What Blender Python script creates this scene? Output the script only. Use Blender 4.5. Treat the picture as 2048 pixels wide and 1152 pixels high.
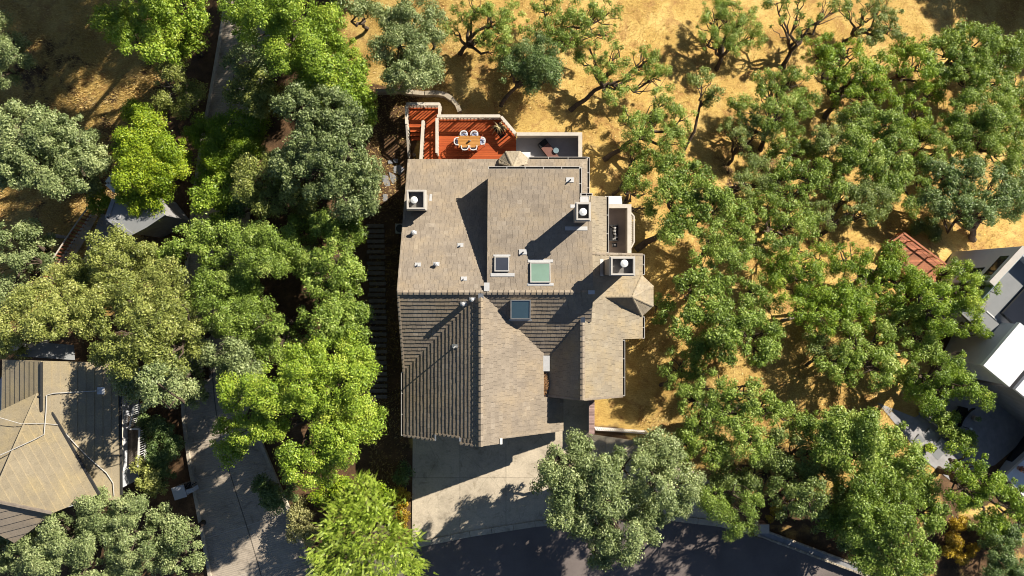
import bpy, math, random
import numpy as np
from mathutils import Vector, Matrix

# ------------------------------------------------------------------ camera, sky, sun, exposure
sc = bpy.context.scene
for o in list(bpy.data.objects):
    bpy.data.objects.remove(o)
CAMZ = 50.0
cam_d = bpy.data.cameras.new("camera")
cam_d.sensor_width = 36.0
cam_d.lens = 24.0
cam_d.clip_start = 0.5
cam_d.clip_end = 3000
cam = bpy.data.objects.new("camera", cam_d)
sc.collection.objects.link(cam)
cam.location = (0, 0, CAMZ)
cam.rotation_euler = (0, 0, 0)
sc.camera = cam

SUN_ELEV = math.radians(29.8)
SUN_AZ = math.atan2(0.64, 0.77)          # direction towards the sun, in the ground plane
sun_vec = Vector((math.cos(SUN_AZ) * math.cos(SUN_ELEV), math.sin(SUN_AZ) * math.cos(SUN_ELEV), math.sin(SUN_ELEV)))
world = bpy.data.worlds.new("World")
sc.world = world
world.use_nodes = True
wn = world.node_tree.nodes
wl = world.node_tree.links
sky = wn.new("ShaderNodeTexSky")
sky.sky_type = 'NISHITA'
sky.sun_disc = False
sky.sun_elevation = SUN_ELEV
sky.sun_rotation = math.pi / 2 - SUN_AZ
sky.altitude = 100
sky.air_density = 0.65
sky.dust_density = 0.2
sky.ozone_density = 1.0
bg = wn["Background"]
bg.inputs["Strength"].default_value = 0.05
wl.new(sky.outputs[0], bg.inputs["Color"])
sun_d = bpy.data.lights.new("sun", 'SUN')
sun_d.energy = 5.0
sun_d.angle = math.radians(0.5)
sun_d.color = (1.0, 0.93, 0.80)
sun = bpy.data.objects.new("sun", sun_d)
sc.collection.objects.link(sun)
sun.rotation_euler = sun_vec.to_track_quat('Z', 'Y').to_euler()
sc.view_settings.view_transform = 'Standard'
sc.view_settings.look = 'None'
sc.view_settings.gamma = 1.0
sc.view_settings.exposure = 0.95
sc.cycles.filter_width = 1.0
sc.cycles.max_bounces = 6
sc.cycles.diffuse_bounces = 2
sc.cycles.glossy_bounces = 2
sc.cycles.transmission_bounces = 3
sc.cycles.transparent_max_bounces = 4

rnd = random.Random(7)
nr = np.random.default_rng(7)
COL = sc.collection
KF = 0.75 / 1024


# ------------------------------------------------------------------ helpers
def sp(v, w):
    """softplus with width w"""
    t = v / w
    if t > 30:
        return v
    return w * math.log1p(math.exp(t))


def sstep(t):
    t = min(1.0, max(0.0, t))
    return t * t * (3 - 2 * t)


def zg(x, y):
    """height of the ground: street level in front, falling behind the house and steeply to the north-east"""
    z = -2.7 * sstep((y + 9.5) / 21.0)
    s = 0.77 * (x - 7.0) + 0.64 * (y - 8.0)
    z -= 0.27 * sp(s - 1.0, 1.6)
    z -= 0.11 * sp(-x - 20.0, 3.0)
    return max(z, -22.0)


def P(px, py, z):
    return Vector(((px - 1024) * KF * (CAMZ - z), (576 - py) * KF * (CAMZ - z), z))


def G(px, py, h=0.0):
    """point at height h over the ground that stands at this place of the survey photo"""
    z = h
    for _ in range(25):
        p = P(px, py, z)
        z = 0.5 * z + 0.5 * (zg(p.x, p.y) + h)
    return P(px, py, z)


def tag(o, label=None, cat=None, group=None, kind=None):
    if label: o['label'] = label
    if cat: o['category'] = cat
    if group: o['group'] = group
    if kind: o['kind'] = kind
    return o


def thing(name, label, cat, loc=(0, 0, 0), group=None, rz=0.0):
    o = bpy.data.objects.new(name, None)
    o.empty_display_size = 0.3
    COL.objects.link(o)
    o.location = loc
    o.rotation_euler = (0, 0, rz)
    return tag(o, label, cat, group)


def copy_tree(o, loc, rz, label=None, parent=None):
    c = o.copy()
    COL.objects.link(c)
    if parent is None:
        c.location = loc
        c.rotation_euler = (0, 0, rz)
        if label: c['label'] = label
    else:
        c.parent = parent
    for ch in list(o.children):
        copy_tree(ch, None, None, None, c)
    return c


class MB:
    """collects faces and links them as ONE mesh object"""

    def __init__(self):
        self.v, self.f, self.t, self.uv = [], [], [], []

    def face(self, pts, tone=0.5, uv=None):
        n = len(self.v)
        self.v.extend([tuple(p) for p in pts])
        self.f.append(list(range(n, n + len(pts))))
        self.t.append(tone)
        self.uv.append(uv)

    def solid(self, top, bot, tone=0.5):
        """closed slab between two rings that run the same way (top ring counter-clockwise from above)"""
        n = len(self.v)
        k = len(top)
        self.v.extend([tuple(p) for p in top])
        self.v.extend([tuple(p) for p in bot])
        self.f.append([n + i for i in range(k)])
        self.f.append([n + k + i for i in reversed(range(k))])
        for i in range(k):
            j = (i + 1) % k
            self.f.append([n + i, n + k + i, n + k + j, n + j])
        self.t.extend([tone] * (k + 2))
        self.uv.extend([None] * (k + 2))

    def prism(self, poly, z0, z1, tone=0.5):
        poly = [(p[0], p[1]) for p in poly]
        a = sum(poly[i][0] * poly[(i + 1) % len(poly)][1] - poly[(i + 1) % len(poly)][0] * poly[i][1] for i in range(len(poly)))
        if a < 0: poly = poly[::-1]
        self.solid([(x, y, z1) for x, y in poly], [(x, y, z0) for x, y in poly], tone)

    def box(self, x0, x1, y0, y1, z0, z1, tone=0.5):
        x0, x1 = min(x0, x1), max(x0, x1)
        y0, y1 = min(y0, y1), max(y0, y1)
        self.prism([(x0, y0), (x1, y0), (x1, y1), (x0, y1)], z0, z1, tone)

    def bar(self, a, b, w, h, tone=0.5, up=Vector((0, 0, 1))):
        """box along a-b, w wide, h tall, a-b is its centre line"""
        a, b = Vector(a), Vector(b)
        d = (b - a).normalized()
        s = d.cross(up)
        if s.length < 1e-4: s = d.cross(Vector((1, 0, 0)))
        s.normalize()
        u = s.cross(d).normalized()
        s *= w / 2
        u *= h / 2
        self.solid([a - s + u, a + s + u, b + s + u, b - s + u], [a - s - u, a + s - u, b + s - u, b - s - u], tone)

    def tube(self, pts, radii, n=7, tone=0.5, cap=True):
        pts = [Vector(p) for p in pts]
        base = len(self.v)
        m = len(pts)
        ref = Vector((0.3, 0.2, 1)).normalized()
        for i, p in enumerate(pts):
            d = (pts[min(i + 1, m - 1)] - pts[max(i - 1, 0)])
            if d.length < 1e-6: d = Vector((0, 0, 1))
            d.normalize()
            s = d.cross(ref)
            if s.length < 1e-3: s = d.cross(Vector((1, 0, 0)))
            s.normalize()
            u = s.cross(d)
            r = radii[i] if hasattr(radii, '__len__') else radii
            for k in range(n):
                a = 2 * math.pi * k / n
                self.v.append(tuple(p + s * (r * math.cos(a)) + u * (r * math.sin(a))))
        for i in range(m - 1):
            for k in range(n):
                k2 = (k + 1) % n
                self.f.append([base + i * n + k, base + i * n + k2, base + (i + 1) * n + k2, base + (i + 1) * n + k])
                self.t.append(tone); self.uv.append(None)
        if cap:
            self.f.append([base + k for k in reversed(range(n))]); self.t.append(tone); self.uv.append(None)
            self.f.append([base + (m - 1) * n + k for k in range(n)]); self.t.append(tone); self.uv.append(None)

    def lathe(self, c, prof, n=20, tone=0.5):
        """prof: list of (radius, z) from bottom to top round the vertical through c"""
        base = len(self.v)
        for r, z in prof:
            for k in range(n):
                a = 2 * math.pi * k / n
                self.v.append((c[0] + r * math.cos(a), c[1] + r * math.sin(a), c[2] + z))
        for i in range(len(prof) - 1):
            for k in range(n):
                k2 = (k + 1) % n
                self.f.append([base + i * n + k, base + i * n + k2, base + (i + 1) * n + k2, base + (i + 1) * n + k])
                self.t.append(tone); self.uv.append(None)
        self.f.append([base + k for k in reversed(range(n))]); self.t.append(tone); self.uv.append(None)
        self.f.append([base + (len(prof) - 1) * n + k for k in range(n)]); self.t.append(tone); self.uv.append(None)

    def build(self, name, mat, parent=None, smooth=False, local=False):
        me = bpy.data.meshes.new(name)
        me.from_pydata(self.v, [], self.f)
        a = me.attributes.new("tone", 'FLOAT', 'FACE')
        a.data.foreach_set("value", np.array(self.t, dtype=np.float32))
        if any(u is not None for u in self.uv):
            l = me.uv_layers.new(name="UVMap")
            i = 0
            for f, u in zip(self.f, self.uv):
                for k in range(len(f)):
                    if u is not None: l.data[i].uv = u[k]
                    i += 1
        me.materials.append(mat)
        if smooth:
            me.polygons.foreach_set("use_smooth", [True] * len(me.polygons))
        me.update()
        o = bpy.data.objects.new(name, me)
        COL.objects.link(o)
        if parent is not None:
            o.parent = parent
            if not local:      # vertices were given in world space
                p = parent
                loc = Vector((0, 0, 0))
                while p is not None:
                    loc += Vector(p.location)
                    p = p.parent
                o.location = -loc
        return o


# ------------------------------------------------------------------ materials
class NT:
    def __init__(self, name):
        self.m = bpy.data.materials.new(name)
        self.m.use_nodes = True
        self.n = self.m.node_tree.nodes
        self.l = self.m.node_tree.links
        self.b = self.n["Principled BSDF"]
        self.b.inputs["Specular IOR Level"].default_value = 0.25

    def new(self, t, **k):
        x = self.n.new(t)
        for a, b in k.items(): setattr(x, a, b)
        return x

    def noise(self, scale, detail=4, rough=0.55, vec=None, dist=0.0):
        x = self.new("ShaderNodeTexNoise")
        x.inputs["Scale"].default_value = scale
        x.inputs["Detail"].default_value = detail
        x.inputs["Roughness"].default_value = rough
        x.inputs["Distortion"].default_value = dist
        if vec is None: vec = self.pos()
        self.l.new(vec, x.inputs["Vector"])
        return x.outputs["Fac"]

    def pos(self):
        return self.new("ShaderNodeNewGeometry").outputs["Position"]

    def scaled(self, vec, s, rot=(0, 0, 0)):
        x = self.new("ShaderNodeMapping")
        x.inputs["Scale"].default_value = s
        x.inputs["Rotation"].default_value = rot
        self.l.new(vec, x.inputs["Vector"])
        return x.outputs[0]

    def attr(self, a):
        x = self.new("ShaderNodeAttribute")
        x.attribute_name = a
        return x.outputs["Fac"]

    def ramp(self, fac, stops):
        x = self.new("ShaderNodeValToRGB")
        e = x.color_ramp.elements
        while len(e) < len(stops): e.new(0.5)
        for i, (p, c) in enumerate(stops):
            e[i].position = p
            e[i].color = (*c, 1) if len(c) == 3 else c
        self.l.new(fac, x.inputs[0])
        return x.outputs[0]

    def mix(self, fac, a, b, mode='MIX'):
        x = self.new("ShaderNodeMix", data_type='RGBA', blend_type=mode)
        for i, s in ((0, fac), (6, a), (7, b)):
            if hasattr(s, 'links'): self.l.new(s, x.inputs[i])
            else: x.inputs[i].default_value = s if i == 0 else ((*s, 1) if len(s) == 3 else s)
        return x.outputs[2]

    def math(self, op, a, b=0.0, c=None):
        x = self.new("ShaderNodeMath", operation=op)
        for i, s in ((0, a), (1, b), (2, c)):
            if s is None: continue
            if hasattr(s, 'links'): self.l.new(s, x.inputs[i])
            else: x.inputs[i].default_value = s
        return x.outputs[0]

    def bump(self, h, strength=0.4, dist=0.05):
        x = self.new("ShaderNodeBump")
        x.inputs["Strength"].default_value = strength
        x.inputs["Distance"].default_value = dist
        self.l.new(h, x.inputs["Height"])
        self.l.new(x.outputs[0], self.b.inputs["Normal"])

    def done(self, color, rough=0.8, metal=0.0):
        if hasattr(color, 'links'): self.l.new(color, self.b.inputs["Base Color"])
        else: self.b.inputs["Base Color"].default_value = (*color, 1)
        if hasattr(rough, 'links'): self.l.new(rough, self.b.inputs["Roughness"])
        else: self.b.inputs["Roughness"].default_value = rough
        self.b.inputs["Metallic"].default_value = metal
        return self.m


def mk_plain(name, col, rough=0.7, var=0.25, scale=3.0, metal=0.0, bump=0.15):
    t = NT(name)
    n = t.noise(scale, 6, 0.65)
    c = t.ramp(n, [(0.25, tuple(x * (1 - var) for x in col)), (0.75, tuple(min(1, x * (1 + var)) for x in col))])
    g = t.attr("tone")
    c = t.mix(1.0, c, t.ramp(g, [(0.0, (0.62, 0.62, 0.62)), (0.5, (1, 1, 1)), (1.0, (1.35, 1.35, 1.35))]), 'MULTIPLY')
    t.bump(t.noise(scale * 12, 4, 0.6), bump, 0.02)
    return t.done(c, rough, metal)


def mk_shake(name, dark, mid, light, moss, moss_amt):
    t = NT(name)
    g = t.attr("tone")
    c = t.ramp(g, [(0.0, dark), (0.45, mid), (0.85, light), (1.0, tuple(x * 1.25 for x in light))])
    w = t.noise(0.45, 6, 0.65)
    c = t.mix(t.math('MULTIPLY', t.ramp(w, [(0.45, (0, 0, 0)), (0.68, (1, 1, 1))]), moss_amt), c, moss)
    fine = t.noise(16, 5, 0.7)
    c = t.mix(1.0, c, t.ramp(fine, [(0.25, (0.72, 0.71, 0.70)), (0.75, (1.22, 1.2, 1.18))]), 'MULTIPLY')
    big = t.noise(0.9, 5, 0.6)
    c = t.mix(1.0, c, t.ramp(big, [(0.3, (0.86, 0.85, 0.84)), (0.7, (1.1, 1.09, 1.06))]), 'MULTIPLY')
    sp_ = t.noise(3.2, 8, 0.75, None, 0.5)
    c = t.mix(t.math('MULTIPLY', t.ramp(sp_, [(0.56, (0, 0, 0)), (0.70, (1, 1, 1))]), 0.55), c, tuple(x * 0.42 for x in mid))
    t.bump(t.noise(30, 3, 0.6), 0.3, 0.01)
    return t.done(c, 0.85)


M = {}
M['shake'] = mk_shake('weathered_shake', (0.205, 0.172, 0.138), (0.275, 0.232, 0.186), (0.345, 0.297, 0.242), (0.34, 0.255, 0.15), 0.4)
M['shake_worn'] = mk_shake('mossy_shake', (0.24, 0.20, 0.15), (0.315, 0.27, 0.205), (0.385, 0.335, 0.26), (0.36, 0.27, 0.14), 0.55)
M['neighbor_tile'] = mk_shake('ribbed_roof_tile', (0.27, 0.225, 0.155), (0.335, 0.285, 0.20), (0.38, 0.325, 0.235), (0.37, 0.29, 0.14), 0.5)
M['stucco'] = mk_plain('stucco', (0.52, 0.46, 0.39), 0.9, 0.1, 2.0)
M['stucco_wall'] = mk_plain('wall_stucco', (0.42, 0.37, 0.31), 0.9, 0.12, 1.5)
M['trim'] = mk_plain('trim_paint', (0.50, 0.46, 0.41), 0.6, 0.1, 2.0)
M['rail'] = mk_plain('rail_paint', (0.56, 0.50, 0.42), 0.6, 0.12, 3.0)
M['white'] = mk_plain('white_paint', (0.66, 0.65, 0.64), 0.5, 0.06, 3.0)
M['metal'] = mk_plain('galvanised_flashing', (0.50, 0.49, 0.48), 0.45, 0.1, 6.0, 0.3)
M['darkmetal'] = mk_plain('dark_metal', (0.06, 0.06, 0.06), 0.5, 0.2, 5.0, 0.4)
M['gutter'] = mk_plain('gutter_paint', (0.46, 0.44, 0.41), 0.5, 0.1, 4.0)
M['gutter_dark'] = mk_plain('gutter_dirt', (0.03, 0.028, 0.025), 0.9, 0.3, 6.0)
M['cap_white'] = mk_plain('flue_cap_paint', (0.72, 0.71, 0.68), 0.5, 0.05, 6.0)
M['chimney_floor'] = mk_plain('chimney_crown', (0.17, 0.16, 0.15), 0.8, 0.3, 4.0)
M['chimney_side'] = mk_plain('chimney_siding', (0.30, 0.27, 0.235), 0.8, 0.12, 4.0)
M['wood_dark'] = mk_plain('old_timber', (0.17, 0.14, 0.115), 0.9, 0.35, 4.0)
M['black'] = mk_plain('black_fabric', (0.015, 0.015, 0.016), 0.8, 0.2, 8.0)
M['floor_grey'] = mk_plain('patio_coating', (0.34, 0.32, 0.315), 0.8, 0.14, 1.6)
M['floor_brown'] = mk_plain('balcony_coating', (0.33, 0.27, 0.235), 0.8, 0.16, 1.4)
M['stone'] = mk_plain('wall_stone', (0.40, 0.34, 0.26), 0.9, 0.3, 4.0, 0, 0.5)
M['flag'] = mk_plain('flagstone', (0.26, 0.26, 0.27), 0.9, 0.2, 3.0, 0, 0.4)
M['brick_cap'] = mk_plain('painted_brick', (0.36, 0.24, 0.22), 0.85, 0.15, 5.0)
M['red_wood'] = mk_plain('redwood', (0.40, 0.15, 0.08), 0.7, 0.25, 4.0)
M['grey_render'] = mk_plain('grey_render', (0.50, 0.51, 0.55), 0.85, 0.06, 1.2)
M['slate_floor'] = mk_plain('terrace_floor', (0.24, 0.245, 0.25), 0.8, 0.08, 1.5)
M['dark_paving'] = mk_plain('dark_paving', (0.26, 0.25, 0.25), 0.85, 0.2, 2.0)
M['roof_white'] = mk_plain('roof_membrane', (0.74, 0.74, 0.76), 0.6, 0.05, 1.0)
M['bark'] = mk_plain('oak_bark', (0.085, 0.062, 0.045), 0.95, 0.45, 5.0, 0, 0.8)
M['bark_pale'] = mk_plain('pale_bark', (0.24, 0.20, 0.16), 0.95, 0.35, 5.0, 0, 0.8)
M['straw'] = mk_plain('dry_leaves', (0.46, 0.36, 0.18), 0.9, 0.2, 9.0)
M['litter'] = mk_plain('leaf_litter', (0.24, 0.13, 0.06), 0.95, 0.4, 14.0)
M['brown_fabric'] = mk_plain('brown_fabric', (0.20, 0.095, 0.075), 0.8, 0.15, 8.0)
M['blue_fabric'] = mk_plain('blue_cushion', (0.36, 0.42, 0.60), 0.9, 0.2, 16.0)


def mk_glass(name, col, rough=0.06):
    t = NT(name)
    t.b.inputs["Specular IOR Level"].default_value = 0.6
    n = t.noise(0.9, 3, 0.5)
    return t.done(t.ramp(n, [(0.35, tuple(x * 0.82 for x in col)), (0.65, col)]), rough)


M['glass_green'] = mk_glass('green_skylight_glass', (0.20, 0.30, 0.235), 0.12)
M['glass_dark'] = mk_glass('dark_skylight_glass', (0.045, 0.05, 0.065))
M['glass_blue'] = mk_glass('blue_skylight_glass', (0.10, 0.17, 0.21), 0.12)
M['glass_clear'] = mk_glass('table_glass', (0.22, 0.30, 0.33), 0.08)
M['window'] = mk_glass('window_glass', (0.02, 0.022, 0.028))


def mk_boards(name, a, b):
    t = NT(name)
    g = t.attr("tone")
    c = t.ramp(g, [(0.0, a), (1.0, b)])
    v = t.scaled(t.pos(), (1.5, 14, 14))
    c = t.mix(1.0, c, t.ramp(t.noise(2.2, 5, 0.6, v), [(0.25, (0.8, 0.78, 0.75)), (0.75, (1.18, 1.18, 1.15))]), 'MULTIPLY')
    return t.done(c, 0.7)


M['deck'] = mk_boards('stained_deck_boards', (0.36, 0.068, 0.018), (0.48, 0.105, 0.028))
M['table_wood'] = mk_boards('oiled_table_wood', (0.42, 0.185, 0.045), (0.52, 0.25, 0.07))


def mk_concrete(name, col, groove=False):
    t = NT(name)
    w = t.noise(0.5, 6, 0.65)
    c = t.ramp(w, [(0.28, tuple(x * 0.72 for x in col)), (0.5, col), (0.75, tuple(x * 1.14 for x in col))])
    g = t.attr("tone")
    c = t.mix(1.0, c, t.ramp(g, [(0.0, (0.8, 0.8, 0.8)), (1.0, (1.2, 1.2, 1.2))]), 'MULTIPLY')
    st = t.noise(1.3, 7, 0.7, None, 0.8)
    c = t.mix(1.0, c, t.ramp(st, [(0.30, (0.62, 0.60, 0.57)), (0.46, (1, 1, 1)), (0.75, (1.06, 1.05, 1.03))]), 'MULTIPLY')
    vo = t.new("ShaderNodeTexVoronoi", feature='DISTANCE_TO_EDGE')
    vo.inputs["Scale"].default_value = 0.33
    wv = t.mix(0.12, t.pos(), t.new("ShaderNodeTexNoise").outputs["Color"], 'ADD')
    t.l.new(wv, vo.inputs["Vector"])
    ck = t.math('MULTIPLY', t.math('LESS_THAN', vo.outputs["Distance"], 0.006), t.ramp(t.noise(0.4, 3, 0.5), [(0.5, (0, 0, 0)), (0.56, (1, 1, 1))]))
    c = t.mix(t.math('MULTIPLY', ck, 0.25), c, tuple(x * 0.3 for x in col))
    f = t.noise(9, 6, 0.7)
    c = t.mix(1.0, c, t.ramp(f, [(0.3, (0.84, 0.83, 0.82)), (0.7, (1.12, 1.12, 1.1))]), 'MULTIPLY')
    if groove:
        x = t.new("ShaderNodeUVMap")
        sx = t.new("ShaderNodeSeparateXYZ")
        t.l.new(x.outputs[0], sx.inputs[0])
        s = t.math('SINE', t.math('MULTIPLY', sx.outputs[1], 2 * math.pi / 0.15))
        j = t.math('LESS_THAN', t.math('ABSOLUTE', t.math('SUBTRACT', t.math('FRACT', t.math('DIVIDE', sx.outputs[1], 3.4)), 0.5)), 0.012)
        k = t.math('LESS_THAN', t.math('ABSOLUTE', sx.outputs[0]), 0.04)
        c = t.mix(j, c, tuple(x * 0.95 + 0.05 for x in col))
        c = t.mix(k, c, tuple(x * 0.35 for x in col))
        t.bump(t.math('MULTIPLY', s, 1.0), 0.6, 0.007)
    else:
        t.bump(t.noise(40, 3, 0.6), 0.2, 0.01)
    return t.done(c, 0.9)


M['concrete'] = mk_concrete('driveway_concrete', (0.52, 0.445, 0.345))
M['concrete_grooved'] = mk_concrete('grooved_concrete', (0.42, 0.355, 0.285), True)
M['curb'] = mk_concrete('kerb_concrete', (0.47, 0.41, 0.33))


def mk_asphalt():
    t = NT('asphalt')
    w = t.noise(0.25, 6, 0.6)
    c = t.ramp(w, [(0.3, (0.13, 0.107, 0.098)), (0.7, (0.215, 0.178, 0.162))])
    f = t.noise(25, 4, 0.8)
    c = t.mix(1.0, c, t.ramp(f, [(0.3, (0.65, 0.65, 0.65)), (0.7, (1.3, 1.3, 1.3))]), 'MULTIPLY')
    t.bump(t.noise(60, 3, 0.7), 0.4, 0.01)
    return t.done(c, 0.9)


M['asphalt'] = mk_asphalt()


def mk_ground():
    t = NT('dry_hillside')
    p = t.pos()
    a = t.noise(0.35, 8, 0.62, p)
    gold = t.ramp(a, [(0.30, (0.33, 0.195, 0.06)), (0.47, (0.48, 0.325, 0.10)), (0.68, (0.58, 0.42, 0.155))])
    st = t.scaled(p, (1.2, 4.5, 1.0), (0, 0, 0.75))
    b = t.noise(2.6, 6, 0.7, st, 0.6)
    gold = t.mix(1.0, gold, t.ramp(b, [(0.28, (0.62, 0.55, 0.45)), (0.5, (1, 1, 1)), (0.75, (1.12, 1.13, 1.15))]), 'MULTIPLY')
    pt = t.noise(0.8, 5, 0.6, t.scaled(p, (1, 1, 1)), 0.8)
    gold = t.mix(t.math('MULTIPLY', t.ramp(pt, [(0.50, (0, 0, 0)), (0.66, (1, 1, 1))]), 0.75), gold, (0.30, 0.16, 0.058))
    f = t.noise(14, 5, 0.75, p)
    gold = t.mix(1.0, gold, t.ramp(f, [(0.32, (0.58, 0.52, 0.42)), (0.5, (0.98, 0.97, 0.95)), (0.7, (1.18, 1.18, 1.18))]), 'MULTIPLY')
    lit = t.ramp(t.noise(1.1, 7, 0.7, p), [(0.3, (0.055, 0.035, 0.02)), (0.55, (0.125, 0.075, 0.04)), (0.75, (0.23, 0.135, 0.07))])
    lit = t.mix(1.0, lit, t.ramp(t.noise(18, 4, 0.8, p), [(0.3, (0.5, 0.5, 0.5)), (0.7, (1.5, 1.4, 1.3))]), 'MULTIPLY')
    m = t.math('ADD', t.attr("litter"), t.math('MULTIPLY', t.math('SUBTRACT', t.noise(0.7, 6, 0.65, p), 0.5), 1.2))
    c = t.mix(t.ramp(m, [(0.42, (0, 0, 0)), (0.58, (1, 1, 1))]), gold, lit)
    h = t.math('ADD', t.math('MULTIPLY', b, 0.6), f)
    t.bump(h, 0.5, 0.035)
    return t.done(c, 0.95)


M['ground'] = mk_ground()


def mk_leaf(name, cols, trans=0.23):
    t = NT(name)
    g = t.attr("tone")
    c = t.ramp(g, [(i / (len(cols) - 1), x) for i, x in enumerate(cols)])
    t.b.inputs["Specular IOR Level"].default_value = 0.5
    t.done(c, 0.5)
    tr = t.new("ShaderNodeBsdfTranslucent")
    t.l.new(t.mix(1.0, c, (1.1, 1.15, 0.6), 'MULTIPLY'), tr.inputs[0])
    mx = t.new("ShaderNodeMixShader")
    mx.inputs[0].default_value = trans
    t.l.new(t.b.outputs[0], mx.inputs[1])
    t.l.new(tr.outputs[0], mx.inputs[2])
    t.l.new(mx.outputs[0], t.n["Material Output"].inputs[0])
    return t.m


LEAF = {
    'grey': mk_leaf('grey_green_leaves', [(0.125, 0.17, 0.055), (0.285, 0.345, 0.135), (0.50, 0.54, 0.25)]),
    'green': mk_leaf('oak_leaves', [(0.11, 0.17, 0.02), (0.265, 0.37, 0.055), (0.50, 0.56, 0.15)]),
    'sage': mk_leaf('sage_oak_leaves', [(0.115, 0.165, 0.035), (0.27, 0.34, 0.09), (0.48, 0.52, 0.20)]),
    'fresh': mk_leaf('fresh_green_leaves', [(0.12, 0.20, 0.014), (0.28, 0.40, 0.035), (0.52, 0.58, 0.08)]),
    'lime': mk_leaf('lime_leaves', [(0.15, 0.24, 0.010), (0.31, 0.415, 0.020), (0.54, 0.56, 0.045)]),
    'olive': mk_leaf('olive_leaves', [(0.14, 0.17, 0.032), (0.31, 0.345, 0.08), (0.54, 0.54, 0.17)]),
    'deep': mk_leaf('deep_green_leaves', [(0.07, 0.12, 0.032), (0.165, 0.245, 0.07), (0.32, 0.39, 0.15)]),
    'yellow': mk_leaf('yellow_leaves', [(0.30, 0.19, 0.01), (0.52, 0.36, 0.02), (0.66, 0.48, 0.05)]),
    'fern': mk_leaf('feathery_leaves', [(0.19, 0.29, 0.025), (0.35, 0.46, 0.05), (0.54, 0.62, 0.12)]),
    'pale': mk_leaf('pale_leaves', [(0.26, 0.25, 0.09), (0.42, 0.40, 0.16), (0.58, 0.52, 0.25)]),
}

# ------------------------------------------------------------------ the ground
def build_ground():
    fine_x = np.arange(-52, 56.01, 0.8)
    fine_y = np.arange(-32, 40.01, 0.8)
    xs = np.concatenate([[-900, -400, -200, -110, -75, -60], fine_x, [62, 75, 100, 180, 400, 900]])
    ys = np.concatenate([[-900, -400, -200, -90, -55, -40], fine_y, [45, 55, 80, 180, 400, 900]])
    v, lit = [], []
    for y in ys:
        for x in xs:
            v.append((x, y, zg(x, y)))
            l = 0.12
            # shaded garden west of the house has leaf litter, the hillside is dry grass
            if x < -4: l = max(l, min(0.85, (-6.5 - x) * 0.6)) if y < 16 else max(l, min(0.85, (-13 - x) * 0.4))
            if x < -27: l = min(l, max(0.38, 0.85 - (-27 - x) * 0.35)) if y > -3 else l
            if x > 10 and y < -13.5 - 0.1 * x: l = max(l, 0.55)
            if x > 30 and -16 < y < 1: l = max(l, min(0.8, (x - 30) * 0.2))
            if y < -10 and -7 < x < 8: l = 0.6
            lit.append(l)
    nx = len(xs)
    f = [(j * nx + i, j * nx + i + 1, (j + 1) * nx + i + 1, (j + 1) * nx + i) for j in range(len(ys) - 1) for i in range(nx - 1)]
    me = bpy.data.meshes.new("ground")
    me.from_pydata(v, [], f)
    a = me.attributes.new("litter", 'FLOAT', 'POINT')
    a.data.foreach_set("value", np.array(lit, dtype=np.float32))
    me.materials.append(M['ground'])
    me.polygons.foreach_set("use_smooth", [True] * len(me.polygons))
    o = bpy.data.objects.new("ground", me)
    COL.objects.link(o)
    return tag(o, kind='structure')


build_ground()


def clip2(poly, a, b, c):
    """keep the part of a 2-D polygon with a*x + b*y <= c"""
    out = []
    for i in range(len(poly)):
        p, q = poly[i], poly[(i + 1) % len(poly)]
        dp, dq = a * p[0] + b * p[1] - c, a * q[0] + b * q[1] - c
        if dp <= 0: out.append(p)
        if (dp < 0 < dq) or (dq < 0 < dp):
            t = dp / (dp - dq)
            out.append((p[0] + t * (q[0] - p[0]), p[1] + t * (q[1] - p[1])))
    return out


def strip(name, pts, mat, lift, kind='structure', seg=1.0):
    """road sheet along centre points (x, y, half width left, half width right), draped over the ground"""
    mb = MB()
    fine = []
    for i in range(len(pts) - 1):
        a, b = np.array(pts[i], float), np.array(pts[i + 1], float)
        k = max(1, int(np.hypot(*(b - a)[:2]) / seg))
        for j in range(k): fine.append(a + (b - a) * j / k)
    fine.append(np.array(pts[-1], float))
    fine = np.array(fine)
    for _ in range(6):
        fine[1:-1] = (fine[:-2] + 2 * fine[1:-1] + fine[2:]) / 4
    d = np.gradient(fine[:, :2], axis=0)
    d /= np.linalg.norm(d, axis=1)[:, None]
    nrm = np.stack([-d[:, 1], d[:, 0]], 1)
    L = np.concatenate([[0], np.cumsum(np.linalg.norm(np.diff(fine[:, :2], axis=0), axis=1))])
    rows = []
    for i in range(len(fine)):
        row = []
        for k in range(7):
            t = k / 6
            off = fine[i, 2] * (1 - t) - fine[i, 3] * t
            x, y = fine[i, :2] + nrm[i] * off
            row.append(((x, y, zg(x, y) + lift), (off, L[i])))
        rows.append(row)
    for i in range(len(rows) - 1):
        for k in range(6):
            q = [rows[i][k + 1], rows[i + 1][k + 1], rows[i + 1][k], rows[i][k]]
            mb.face([a[0] for a in q], 0.5, [a[1] for a in q])
    o = mb.build(name, mat)
    return tag(o, kind=kind), rows


# the street in front of the house and the steep grooved drive beside it
def gxy(px, py):
    p = G(px, py)
    return (p.x, p.y)


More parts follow.
